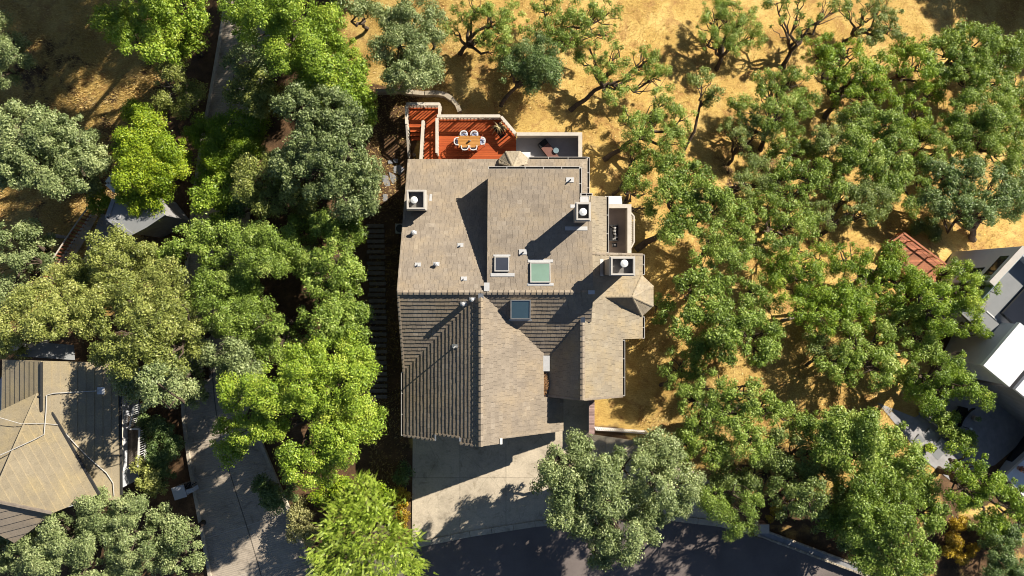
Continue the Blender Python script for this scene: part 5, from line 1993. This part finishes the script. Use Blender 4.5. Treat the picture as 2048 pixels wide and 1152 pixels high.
# ---- middle left
T('oak_olive', "pale olive oak directly below the grey outbuilding", (200, 508, 36), (242, 488, 30), (280, 500, 32), (172, 545, 38), (230, 548, 44), (290, 540, 32))
T('oak_olive', "pale olive oak spreading over the lower end of the slat fence", (62, 612, 44), (112, 575, 44), (140, 614, 50), (90, 650, 44), (28, 662, 40), (20, 700, 30), tone_shift=0.05)
T('oak_olive', "olive oak in the middle of the left thicket", (200, 598, 44), (262, 605, 48), (305, 578, 38), (335, 548, 34), (352, 600, 40), (180, 650, 36))
T('oak_fresh', "small green oak between the outbuilding and the side drive", (370, 484, 34), (402, 462, 28), (345, 508, 24), (402, 505, 24), (438, 470, 30), (434, 512, 30), h=4.6)
T('oak_olive', "olive oak overhanging the back of the ribbed roof house", (305, 645, 44), (352, 652, 44), (282, 690, 44), (332, 712, 44), (225, 680, 42), (245, 722, 40), (388, 640, 30), (200, 705, 24), h=8.5)
T('oak_grey', "oak whose lower branches reach over the ribbed roof's white vent", (262, 762, 36), (312, 768, 38), (345, 740, 30), (335, 800, 26), (290, 800, 22), h=8)
T('oak_fresh', "dark green oak beside the side drive, left of the timber steps thicket", (440, 560, 42), (402, 590, 38), (472, 608, 40), (490, 568, 36), (435, 618, 34), (462, 645, 30), (420, 655, 24))
T('oak_grey', "small isolated treetop hanging over the side drive", (396, 768, 22), (382, 800, 16), (405, 792, 12), (378, 738, 26), (366, 702, 26), h=4.0)
# ---- trees between the side drive and the house
T('oak_fresh', "green oak with a flat crown in the middle of the west thicket", (500, 482, 38), (546, 480, 42), (522, 525, 38), (570, 518, 34), (470, 470, 26))
T('oak_fresh', "green oak whose right side reaches the top of the timber steps", (602, 456, 34), (650, 450, 34), (690, 468, 36), (712, 448, 24), (700, 430, 22), h=5.0)
T('oak_fresh', "broad green oak halfway along the timber steps", (620, 520, 40), (672, 520, 44), (702, 540, 30), (688, 582, 38), (640, 560, 36), (712, 560, 18))
T('oak_fresh', "broad green oak beside the lower timber steps, above the lime tree", (640, 612, 44), (690, 618, 42), (718, 638, 26), (660, 660, 42), (708, 688, 36), (628, 690, 28))
T('oak_fresh', "patchy green oak over bare reddish soil in the west thicket", (520, 600, 38), (560, 648, 32), (502, 652, 34), (542, 690, 42), (575, 690, 30), dens=0.8)
T('oak_grey', "grey green oak on the right bank of the side drive", (450, 650, 34), (472, 700, 42), (430, 705, 28), (490, 732, 36), (522, 705, 28), (445, 745, 28), (485, 772, 30))
# ---- upper middle left
T('oak_grey', "largest dense oak left of the red deck", (600, 222, 44), (660, 220, 48), (708, 250, 38), (620, 290, 52), (690, 310, 52), (730, 345, 30), (640, 350, 50), (722, 385, 40), (690, 402, 32), (582, 330, 42), (745, 405, 24), (745, 370, 26), h=7.5, tone_shift=-0.05)
T('oak_olive', "olive oak joined to the lower left of the largest dense oak", (530, 352, 38), (562, 330, 38), (502, 372, 34), (540, 402, 38), (592, 392, 38), (500, 335, 26), (610, 420, 26))
T('broad', "bright green tree between the street side thicket and the stone wall", (602, 142, 38), (650, 145, 42), (700, 162, 42), (730, 195, 26), (738, 228, 20), (640, 180, 38), (722, 140, 22), (690, 200, 30), h=6.0, tone_shift=0.05)
T('broad', "large bright green tree at the top edge above the side drive", (482, 30, 42), (530, 62, 44), (582, 30, 48), (640, 42, 44), (660, 80, 32), (602, 82, 44), (530, 18, 46), (560, 110, 30), (620, 110, 26), h=8.0)
T('oak_grey', "pale leaved dark tree shading the upper side drive", (500, 100, 34), (530, 140, 30), (472, 130, 26), (505, 65, 22), h=4.5, dens=0.7, mat='grey')
T('oak_olive', "small olive tree right of the upper side drive", (508, 168, 36), (482, 182, 28), (540, 176, 28), (508, 205, 32), (535, 198, 26), h=5.0)
T('oak_olive', "mixed olive bush over the bend of the side drive", (420, 282, 42), (460, 270, 38), (500, 258, 38), (442, 312, 42), (402, 262, 26), (490, 305, 34), (510, 290, 30), (455, 335, 36), (430, 250, 28), (465, 245, 26), h=4.0, mat='lime', tone_shift=-0.25)
T('broad', "small feathery lime green tree below the mixed bush", (420, 352, 32), (440, 380, 32), (412, 402, 28), (430, 330, 22), (455, 410, 28), (440, 430, 24), h=3.6, tone_shift=0.15)
T('oak_dark', "shaded dark tree left of the west thicket's flat oak", (490, 402, 34), (468, 432, 28), (460, 395, 24), h=3.2)
# ---- lower left
T('lime', "largest lime green tree, between the side drive and the front drive", (482, 792, 42), (450, 860, 36), (530, 780, 48), (590, 770, 52), (642, 800, 52), (690, 762, 44), (718, 722, 32), (702, 830, 48), (740, 838, 34), (548, 840, 40), (660, 865, 40), (690, 895, 44), (500, 868, 42), (602, 925, 48), (460, 905, 22), (650, 935, 42), (640, 722, 40), (702, 690, 28), (590, 720, 34), h=8.0, mat='fresh', tone_shift=0.05)
T('oak_dark', "dark reddish shrub at the edge of the side drive under the lime green tree", (528, 980, 32), (566, 990, 32), (545, 1010, 22), h=2.2, name='shrub', cat='shrub', group=None)
T('shrub', "pale half bare shrub between the side drive and the feathery conifer", (602, 1040, 28), (618, 1062, 24), (590, 1068, 18), (610, 1015, 20), mat='pale', cat="shrub", dens=0.7, bark='bark_pale')
T('fern', "bright feathery conifer at the bottom edge left of the front drive", (722, 1002, 46), (680, 1042, 42), (740, 1060, 56), (682, 1110, 52), (770, 1108, 52), (800, 1080, 36), (740, 1150, 52), (815, 1130, 28), (762, 1010, 36), (650, 1130, 30), (735, 975, 22), h=4.5)
T('shrub', "yellow green shrub behind the feathery conifer", (700, 980, 34), (655, 990, 30), (765, 995, 22), (680, 1005, 26), mat='lime', cat="shrub", h=1.6)
T('shrub', "yellow leaved shrub at the corner of the front drive", (806, 990, 14), (800, 1005, 14), (812, 1002, 9), mat='yellow', cat="shrub", h=0.9)
T('shrub', "orange yellow grassy shrub below the yellow shrub by the drive", (806, 1028, 15), (802, 1044, 12), mat='yellow', cat="shrub", h=0.7, tone_shift=-0.3)
T('shrub', "shaded green shrub beside the front drive in the house shadow", (808, 946, 17), (800, 960, 12), mat='deep', cat="shrub", h=0.9)
T('oak_grey', "round grey green tree in front of the ribbed roof house", (192, 1022, 42), (250, 1022, 32), (132, 1062, 48), (200, 1080, 52), (62, 1100, 48), (112, 1122, 48), (268, 1080, 42), (32, 1062, 30), (20, 1110, 40), (180, 1130, 46), (250, 1125, 40), (205, 990, 18), h=6.0, mat='grey')
T('oak_grey', "smaller grey green tree at the bottom edge beside the side drive", (330, 1052, 38), (370, 1082, 34), (352, 1120, 40), (390, 1120, 22), (312, 1110, 32), (300, 1090, 24), h=4.5)
T('shrub', "light leaved shrub beside the side deck steps", (290, 930, 20), (300, 958, 24), (312, 978, 18), mat='olive', cat="shrub", h=2.4, tone_shift=0.15)
T('shrub', "dark shrub mass between the side deck and the mailbox stand", (322, 900, 28), (305, 870, 22), (330, 940, 22), (318, 965, 18), mat='deep', cat="shrub", h=1.8)
T('shrub', "dark hedge between the ribbed roof house and the side drive", (300, 845, 18), (318, 850, 20), (340, 860, 16), (350, 880, 18), mat='deep', cat="shrub", h=1.4)
# ---- top middle
T('oak_grey', "dense grey green oak above the stone wall behind the deck", (782, 42, 38), (830, 32, 44), (868, 52, 32), (800, 92, 38), (850, 100, 42), (820, 140, 36), (858, 145, 30), (792, 158, 28), (762, 102, 28), (835, 165, 22), h=6.0)
T('oak_grey', "grey green treetop at the top edge left of the dense oak", (692, 8, 34), (728, 22, 22), h=5)
T('shrub', "small bright shrub below the treetop at the top edge", (702, 98, 18), (690, 115, 14), mat='fresh', cat="shrub", h=1.6)
# ---- hillside, from the deck to the right
T('oak_thin', "thin oak at the top edge above the deck", (952, 22, 38), (985, 42, 38), (1000, 80, 30), (922, 32, 28), (965, 75, 22), (905, 60, 22), (980, 105, 22), (1020, 30, 28), (1010, 60, 24), trunk=(920, 108))
T('oak_dark', "dark compact oak standing behind the deck with its long trunk shadow", (1050, 112, 32), (1075, 138, 32), (1022, 140, 30), (1095, 158, 26), (1090, 95, 28), (1060, 160, 24), (1100, 128, 20), trunk=(1002, 212), h=2.9, base_h=0.5)
T('oak_thin', "thin bright oak at the top edge, right of the dark compact oak", (1130, 32, 38), (1180, 50, 42), (1212, 30, 32), (1150, 62, 32), (1090, 20, 30), (1100, 55, 26), (1060, 60, 26), (1125, 90, 22), (1215, 70, 22), trunk=(1070, 95))
T('oak_thin', "branchy oak with twisted limbs above the patio", (1190, 130, 28), (1240, 112, 34), (1290, 122, 38), (1322, 160, 32), (1270, 158, 24), (1160, 120, 16), (1205, 155, 20), (1225, 190, 22), (1255, 175, 20), (1180, 95, 18), trunk=(1140, 222), base_h=0.6, h=3)
T('oak_green', "leaning oak at mid slope right of the branchy oak", (1320, 212, 38), (1360, 240, 34), (1300, 255, 36), (1342, 288, 36), (1258, 232, 26), (1275, 262, 24), trunk=(1208, 320), base_h=0.6, h=3.3)
T('oak_thin', "small round oak at the top with its trunk fork below", (1430, 40, 44), (1480, 40, 42), (1502, 80, 32), (1420, 80, 28), (1472, 95, 30), (1450, 10, 34), trunk=(1432, 140))
T('oak_thin', "nearly bare oak with tall reddish branches at the top edge", (1600, 20, 44), (1650, 18, 36), (1562, 48, 26), (1680, 18, 26), (1605, 60, 22), (1555, 5, 26), trunk=(1566, 136), dens=0.45, base_h=0.3, h=3.6)
T('oak_thin', "thin oak with a slanting trunk at the top, left of the dark field corner", (1730, 30, 36), (1772, 20, 34), (1692, 12, 18), (1782, 58, 28), (1742, 68, 28), trunk=(1686, 86), h=3.2)
T('oak_thin', "small oak on a bent trunk in the open golden patch", (1405, 165, 28), (1430, 182, 18), (1418, 200, 14), trunk=(1368, 300), base_h=0.7, h=3.0)
T('oak_green', "green oak left of centre in the upper right slope", (1542, 172, 38), (1582, 160, 34), (1600, 210, 36), (1550, 228, 42), (1500, 220, 30), (1470, 215, 22), trunk=(1520, 300))
T('oak_green', "light green oak with a thick leaning trunk in the upper right slope", (1640, 102, 38), (1682, 130, 42), (1720, 160, 42), (1752, 132, 34), (1690, 180, 36), (1760, 180, 32), (1645, 150, 28), (1700, 95, 24), trunk=(1648, 238), base_h=0.45, mat='fresh', tone_shift=-0.05)
T('oak_dark', "largest round dark green oak near the top right corner", (1890, 112, 48), (1950, 92, 52), (2000, 122, 48), (1932, 160, 46), (2030, 102, 38), (1872, 150, 32), (1990, 170, 36), (1900, 75, 26), h=4.2, mat='green', tone_shift=-0.12)
T('oak_green', "narrow yellowish green oak left of the largest round oak", (1822, 92, 32), (1840, 140, 38), (1860, 190, 28), (1790, 115, 24), (1830, 180, 24), mat='fresh')
T('oak_grey', "dense greyish oak at the middle of the upper right slope", (1720, 242, 44), (1770, 252, 48), (1790, 300, 44), (1742, 312, 44), (1702, 290, 32), (1780, 368, 30), (1800, 340, 26), (1690, 330, 22), h=4.2, mat='green', tone_shift=0.02)
T('oak_green', "bright small oak between the two dense oaks on the slope", (1648, 270, 36), (1680, 252, 24), (1625, 290, 24), (1660, 300, 22), trunk=(1560, 330), base_h=0.6)
T('oak_grey', "broad oak at the right edge below the round dark oak", (1930, 232, 46), (1982, 232, 48), (2022, 262, 44), (1952, 290, 48), (2000, 312, 44), (1902, 262, 36), (2045, 220, 30), h=4.0, mat='green')
T('oak_green', "oak on a long slanting trunk in the middle of the slope", (1582, 330, 34), (1622, 350, 38), (1600, 388, 32), (1562, 362, 28), (1660, 370, 32), (1545, 400, 24), trunk=(1455, 378), base_h=0.5)
T('oak_thin', "low thin oak left of the bare golden clearing", (1690, 392, 32), (1722, 430, 32), (1650, 430, 32), (1768, 400, 30), (1620, 420, 24), trunk=(1640, 470))
T('oak_grey', "dark grey oak with trunk shadows above the modern house", (1880, 352, 42), (1930, 352, 42), (1980, 380, 46), (1902, 402, 44), (1952, 420, 42), (2020, 402, 42), (2040, 350, 36), (1860, 400, 26), (1870, 430, 20), trunk=(1945, 480), h=4.0, mat='deep', tone_shift=0.1)
T('oak_grey', "dense grey green oak to the right of the balcony", (1340, 342, 38), (1380, 352, 42), (1420, 390, 42), (1372, 412, 42), (1440, 420, 32), (1480, 440, 32), (1350, 458, 30), (1330, 385, 30), (1395, 450, 32), trunk=(1272, 500), base_h=0.6, h=4.0, mat='green')
T('oak_green', "oak at the centre of the slope above the white log", (1530, 422, 36), (1580, 450, 42), (1552, 480, 36), (1620, 450, 32), (1600, 500, 26), (1500, 400, 24))
T('oak_thin', "small thin oak right beside the patio corner", (1270, 350, 24), (1290, 388, 24), (1255, 375, 14), (1300, 420, 18), trunk=(1235, 420))
T('oak_green', "oak crown just right of the dense oak by the balcony", (1420, 480, 36), (1460, 470, 42), (1500, 490, 36), (1402, 518, 26), (1440, 518, 32), (1480, 520, 28))
T('oak_green', "yellow green oak in the middle of the slope below the centre oak", (1560, 522, 32), (1602, 540, 42), (1640, 520, 36), (1620, 580, 36), (1570, 570, 32), (1540, 545, 26), mat='fresh', tone_shift=-0.05)
T('oak_green', "green oak beside the old red deck", (1690, 520, 36), (1730, 542, 42), (1770, 520, 36), (1800, 552, 36), (1760, 580, 36), (1790, 610, 28), (1715, 575, 24), (1800, 522, 34), (1830, 556, 34), (1790, 565, 36), (1835, 590, 30), mat='fresh', tone_shift=-0.12)
T('oak_dark', "dense upper crown right of the turret roof", (1380, 568, 32), (1420, 562, 32), (1402, 615, 40), (1440, 600, 32), (1372, 648, 32), (1450, 560, 22), mat='green', tone_shift=-0.08)
T('oak_dark', "dense lower crown right of the turret roof", (1440, 660, 42), (1490, 650, 38), (1530, 680, 36), (1462, 700, 42), (1512, 708, 32), (1402, 690, 36), (1550, 660, 22), mat='green', tone_shift=-0.05)
T('shrub', "small green tree touching the turret roof on the right", (1325, 600, 20), (1335, 625, 18), (1320, 640, 14), mat='green', cat="shrub", h=2.2, dens=0.7)
T('oak_green', "broad bright oak right of the white log", (1630, 600, 42), (1680, 592, 42), (1700, 630, 42), (1642, 640, 36), (1592, 620, 32), (1720, 600, 30), (1740, 640, 24), mat='fresh', tone_shift=-0.05)
T('oak_green', "wide oak above the shaded court", (1700, 690, 42), (1750, 680, 42), (1790, 710, 42), (1742, 740, 42), (1690, 738, 32), (1810, 750, 32), (1655, 735, 24), (1830, 790, 22))
T('oak_green', "large bright oak below the front wing, over the hillside", (1382, 802, 38), (1430, 790, 46), (1480, 790, 42), (1402, 850, 46), (1460, 850, 46), (1520, 820, 42), (1560, 832, 36), (1500, 888, 46), (1422, 900, 42), (1372, 890, 32), (1590, 830, 28), h=4.4, dens=1.15)
T('oak_green', "oak behind the entry pillar beside the street", (1560, 902, 46), (1610, 900, 46), (1580, 950, 46), (1640, 942, 42), (1530, 950, 42), (1480, 965, 42), (1432, 955, 36), dens=1.15)
T('oak_grey', "large dense oak left of the shaded court", (1690, 862, 46), (1740, 862, 46), (1790, 888, 46), (1702, 910, 46), (1760, 940, 46), (1820, 930, 36), (1660, 890, 36), (1840, 970, 30), h=5.2, mat='green', tone_shift=0.05)
T('oak_fresh', "largest oak leaning over the roadside wall", (1720, 980, 46), (1780, 1000, 52), (1840, 990, 42), (1742, 1050, 52), (1800, 1060, 46), (1860, 1032, 36), (1780, 1110, 52), (1838, 1120, 36), (1680, 1040, 42), (1730, 1110, 36), (1760, 1150, 36), h=6.0)
T('oak_green', "oak crown over the dark verge behind the roadside wall", (1620, 1000, 42), (1660, 1020, 36), (1582, 1010, 32), (1640, 1045, 24), h=5.2)
T('oak_green', "small oak overhanging the street by the entry pillar", (1440, 1020, 32), (1470, 1052, 26), (1500, 1010, 28), (1422, 990, 28), (1495, 1040, 20), h=5.2)
T('oak_grey', "biggest grey green tree standing in front of the drive", (1110, 930, 42), (1162, 905, 36), (1190, 950, 52), (1130, 980, 48), (1120, 1030, 38), (1180, 1032, 52), (1240, 1060, 52), (1202, 1100, 36), (1240, 1108, 28), (1270, 1010, 48), (1250, 935, 42), (1090, 960, 26), (1215, 1000, 40), h=6.5)
T('oak_grey', "grey green tree joined to the right of the biggest front tree", (1300, 900, 36), (1340, 922, 46), (1370, 968, 36), (1312, 978, 46), (1345, 1010, 32), (1300, 1050, 32), (1310, 1020, 30), (1385, 990, 18), h=6.2)
T('oak_green', "leafy tree at the right edge below the shaded court", (1920, 922, 36), (1960, 950, 46), (2002, 990, 42), (1930, 980, 42), (2032, 1030, 36), (1980, 1040, 30), (2040, 990, 26), mat='fresh', tone_shift=-0.15, h=5.5)
T('oak_green', "tree hanging over the court of the modern house", (1902, 740, 32), (1940, 770, 34), (1968, 790, 26), (1880, 780, 36), (1860, 810, 22), (1850, 770, 32), (1925, 712, 10), mat='fresh', tone_shift=-0.1, h=5.5)
T('oak_green', "tree between the old red deck and the modern house", (1862, 592, 32), (1900, 600, 32), (1880, 640, 32), (1832, 562, 24), (1905, 650, 22), mat='fresh', tone_shift=-0.08, h=5.5)
T('oak_green', "bright tree against the long grey wall of the modern house", (1932, 562, 28), (1968, 572, 30), (1950, 612, 26), (1918, 535, 22), (1945, 590, 24), mat='fresh', tone_shift=0.0, h=6.0)
T('oak_green', "small bright treetop over the modern house's lower deck", (1935, 655, 20), (1962, 662, 22), (1950, 640, 14), mat='lime', tone_shift=-0.2, h=5.5)
T('oak_green', "dense oak between the wide oak and the modern house court", (1802, 650, 32), (1842, 680, 32), (1860, 640, 24), (1870, 692, 28), (1880, 722, 22), (1820, 620, 24), mat='green')
# ---- more of the woodland on the slope
T('oak_thin', "thin oak right of the open golden patch, under the bare reddish tree", (1490, 240, 32), (1520, 265, 30), (1482, 285, 28), (1452, 262, 18), trunk=(1455, 330), h=2.6)
T('oak_green', "small oak with a crooked limb between two larger oaks on the upper slope", (1572, 280, 28), (1600, 300, 28), (1542, 300, 24), (1585, 255, 20), trunk=(1520, 330), h=2.6)
T('oak_green', "lime tinted oak left of the broad oak at the right edge", (1800, 205, 32), (1832, 230, 34), (1800, 258, 26), (1845, 262, 24), mat='fresh', h=3.2)
T('oak_green', "ragged oak between the dense greyish oak and the dark grey oak", (1852, 265, 32), (1872, 305, 34), (1842, 330, 28), (1835, 375, 26), (1822, 410, 26), h=3.2)
T('oak_thin', "ragged small oak in the middle of the upper right slope", (1640, 312, 28), (1672, 335, 28), (1655, 350, 22), trunk=(1600, 390), h=2.8)
T('oak_green', "leafy oak left of the slanting trunk on the mid slope", (1512, 330, 26), (1530, 362, 28), (1490, 362, 24), (1500, 395, 22), trunk=(1430, 400), h=2.8)
T('oak_green', "oak filling the gap above the golden clearing", (1732, 358, 30), (1752, 388, 28), (1710, 375, 24), (1745, 425, 24), h=3.0)
T('oak_thin', "very thin oak against the east patio wall", (1262, 290, 22), (1292, 305, 24), (1312, 332, 24), (1285, 330, 18), trunk=(1225, 390), h=2.6)
T('oak_green', "shaded oak in the hollow left of the white log", (1502, 562, 28), (1522, 592, 28), (1490, 605, 24), (1552, 600, 22), h=2.8)
T('oak_thin', "thin dark oak on the bare slope below the turret", (1362, 725, 30), (1402, 742, 30), (1340, 755, 24), (1380, 760, 24), trunk=(1320, 770), h=2.8)
T('oak_green', "oak between the wide oak and the large bright oak, above a golden clearing", (1650, 692, 28), (1672, 722, 28), (1632, 670, 24), trunk=(1610, 730), h=2.8)
T('oak_green', "oak closing the gap left of the large dense oak by the court", (1600, 852, 34), (1632, 872, 34), (1650, 845, 24), (1618, 835, 22), h=3.4)
T('oak_green', "oak crown cut by the right edge below the round dark oak", (2032, 165, 32), (2045, 200, 30), (2010, 205, 24), h=3.2)
T('shrub', "low scrub in the shade above the old red deck", (1850, 452, 18), (1868, 462, 16), (1835, 455, 14), mat='deep', cat="shrub", h=0.8)
# ---- bottom right corner planting
for i, (px, py, r, lab) in enumerate([(1905, 1085, 17, "yellow grass clump, largest in the bottom right corner bed"), (1922, 1117, 15, "yellow grass clump near the bottom edge of the corner bed"),
                                     (1893, 1103, 11, "yellow grass clump leftmost in the corner bed"), (1996, 1080, 10, "small yellow clump at the right of the corner bed"),
                                     (1918, 1045, 15, "orange yellow clump at the top of the corner bed"), (1945, 1100, 13, "yellow clump in the middle of the corner bed"),
                                     (1552, 1016, 10, "bright orange flower bush under the roadside oak"), (1585, 1010, 11, "yellow flower bush under the roadside oak"), (1540, 1032, 9, "dull orange bush next to the entry pillar")]):
    T('shrub', lab, (px, py, r), (px + r * 0.5, py - r * 0.4, r * 0.6), mat='yellow', cat="shrub", h=0.6, tone_shift=-0.12, group="yellow clumps along the street")
T('shrub', "dark green shrub at the bottom right corner", (2000, 1100, 34), (2030, 1138, 34), (2020, 1070, 26), (1985, 1135, 24), mat='deep', cat="shrub", h=2.0)
T('shrub', "green shrub mass under the leafy tree at the right edge", (1960, 1050, 22), (1995, 1050, 24), (1975, 1075, 18), mat='green', cat="shrub", h=1.4)
T('shrub', "shaded green bed beside the pale pavers", (1872, 832, 18), (1895, 850, 20), (1918, 868, 19), (1855, 822, 12), (1940, 880, 16), (1905, 835, 12), mat='green', cat="shrub", h=0.7)
T('shrub', "low dark shrub left of the roadside wall's far end", (1690, 1085, 16), (1710, 1095, 14), mat='deep', cat="shrub", h=0.9)
# ---- trees beyond the frame that throw the shade over the upper corners
def beyond(label, foot, r, h):
    """tall tree whose foot stands at this place of the survey, outside the picture"""
    b = G(*foot)
    k = (CAMZ - b.z) / (CAMZ - b.z - h)
    c = (1024 + (foot[0] - 1024) * k, 576 + (foot[1] - 576) * k)
    q = k / KF / (CAMZ - b.z)
    R = r * q
    T('oak_fresh', label, (c[0], c[1], R), (c[0] + R, c[1] - R * 0.3, R * 0.85), (c[0] - R, c[1] + R * 0.25, R * 0.85), (c[0] + R * 0.1, c[1] - R * 0.9, R * 0.8), h=h, dens=0.62 if foot[0] < 1000 else 1.1, trunk=foot)


beyond("tall tree beyond the top edge, nearest to the side drive", (560, -170), 3.4, 11.5)
beyond("tall tree beyond the top edge behind the bright broadleaf tree", (455, -150), 3.2, 11)
beyond("tall tree beyond the top edge shading the middle of the field", (480, -300), 3.2, 12)
beyond("tall tree beyond the top edge shading the left side of the field", (370, -230), 3.2, 11)
beyond("tall tree beyond the top edge, above the dense grey green oak", (845, -170), 3.4, 11)
beyond("second tall tree beyond the top edge, above the dense grey green oak", (790, -90), 3.0, 9)
beyond("tall tree beyond the top right corner", (2085, -115), 4.6, 7)
beyond("second tall tree beyond the top right corner", (2190, -60), 4.6, 7)
beyond("third tall tree beyond the top right corner", (2200, -190), 4.6, 8)

# a pale fallen log on the hillside
a, b = G(1563, 640, 0.12), G(1610, 634, 0.12)
lg2 = MB()
lg2.tube(wander(a, b, 8, 0.012), [0.09, 0.1, 0.09, 0.1, 0.085, 0.09, 0.08, 0.075, 0.07], 8)
tag(lg2.build("fallen_log", M['bark_pale']), "pale fallen log lying on the golden slope among oaks", "log")
a, b = G(98, 470, 0.12), G(138, 475, 0.12)
lg2 = MB()
lg2.tube(wander(a, b, 6, 0.012), [0.2, 0.19, 0.17, 0.15, 0.13, 0.12, 0.10], 8)
tag(lg2.build("tree_stump_log", M['bark_pale']), "pale cut log lying beside the slat fence", "log")


# ------------------------------------------------------------------ dry grass standing on the golden ground
def dry_grass(n):
    px = nr.uniform(740, 2080, n); py = nr.uniform(-40, 1060, n)
    px2 = nr.uniform(-30, 330, n // 3); py2 = nr.uniform(-40, 600, n // 3)
    px, py = np.concatenate([px, px2]), np.concatenate([py, py2])
    C = []
    for a, b in zip(px, py):
        x, y = (a - 1024) * KF * 52, (576 - b) * KF * 52
        if x > -8:
            if y < -13.2 - 0.05 * x or (-8 < x < 9.4 and -11.8 < y < 9.8): continue
            if x < 5.4 and y < 13.6: continue
            if x > 29 and y < 3: continue
        elif x < -21.5 and y < 4: 
            if x > -30 - (y * -0.6): continue
        # patches
        if math.sin(x * 0.9 + 1.3 * math.sin(y * 0.55)) + math.sin(y * 1.1 + 0.8 * math.sin(x * 0.7)) < -0.9 and nr.random() < 0.7: continue
        p = G(a, b); C.append((p.x, p.y, p.z))
    C = np.array(C)
    m = len(C)
    lean = nr.normal(size=(m, 3)) * np.array([0.55, 0.55, 0.1]) + np.array([-0.25, -0.2, 0.8])
    L = unit(lean) * (0.06 + 0.09 * nr.random(m))[:, None]
    a = nr.random(m) * 6.283
    B = np.stack([np.cos(a), np.sin(a), np.zeros(m)], 1) * (0.010 + 0.016 * nr.random(m))[:, None]
    hold = bpy.data.objects.new("tmp", None)
    COL.objects.link(hold)
    o = leaf_mesh("dry_grass", C + L * 0.9, L, B, 0.5 + 0.25 * nr.normal(size=m), M['dry_grass'], hold)
    o.parent = None
    o.location = (0, 0, 0)
    bpy.data.objects.remove(hold)
    tag(o, "short golden dry grass covering the hillside", "dry grass", kind='stuff')


M['dry_grass'] = mk_leaf('dry_grass_blades', [(0.36, 0.22, 0.06), (0.57, 0.41, 0.14), (0.70, 0.54, 0.23)], 0.2)
dry_grass(170000)
gm = bpy.data.objects["ground"].data
at_ = gm.attributes["litter"].data
bs = np.array(BASES)
co = np.empty(len(gm.vertices) * 3, np.float32); gm.vertices.foreach_get("co", co); co = co.reshape(-1, 3)
li = np.empty(len(gm.vertices), np.float32); at_.foreach_get("value", li)
for x, y, r in bs:          # fallen leaves lie round every trunk
    d = np.hypot(co[:, 0] - x, co[:, 1] - y) / max(1.5, r)
    li += 0.17 * np.clip(1.2 - d, 0, 1)
at_.foreach_set("value", np.minimum(li, 0.9))
import sys; sys.stderr.write("LEAVES %d\n" % LEAF_TOTAL)
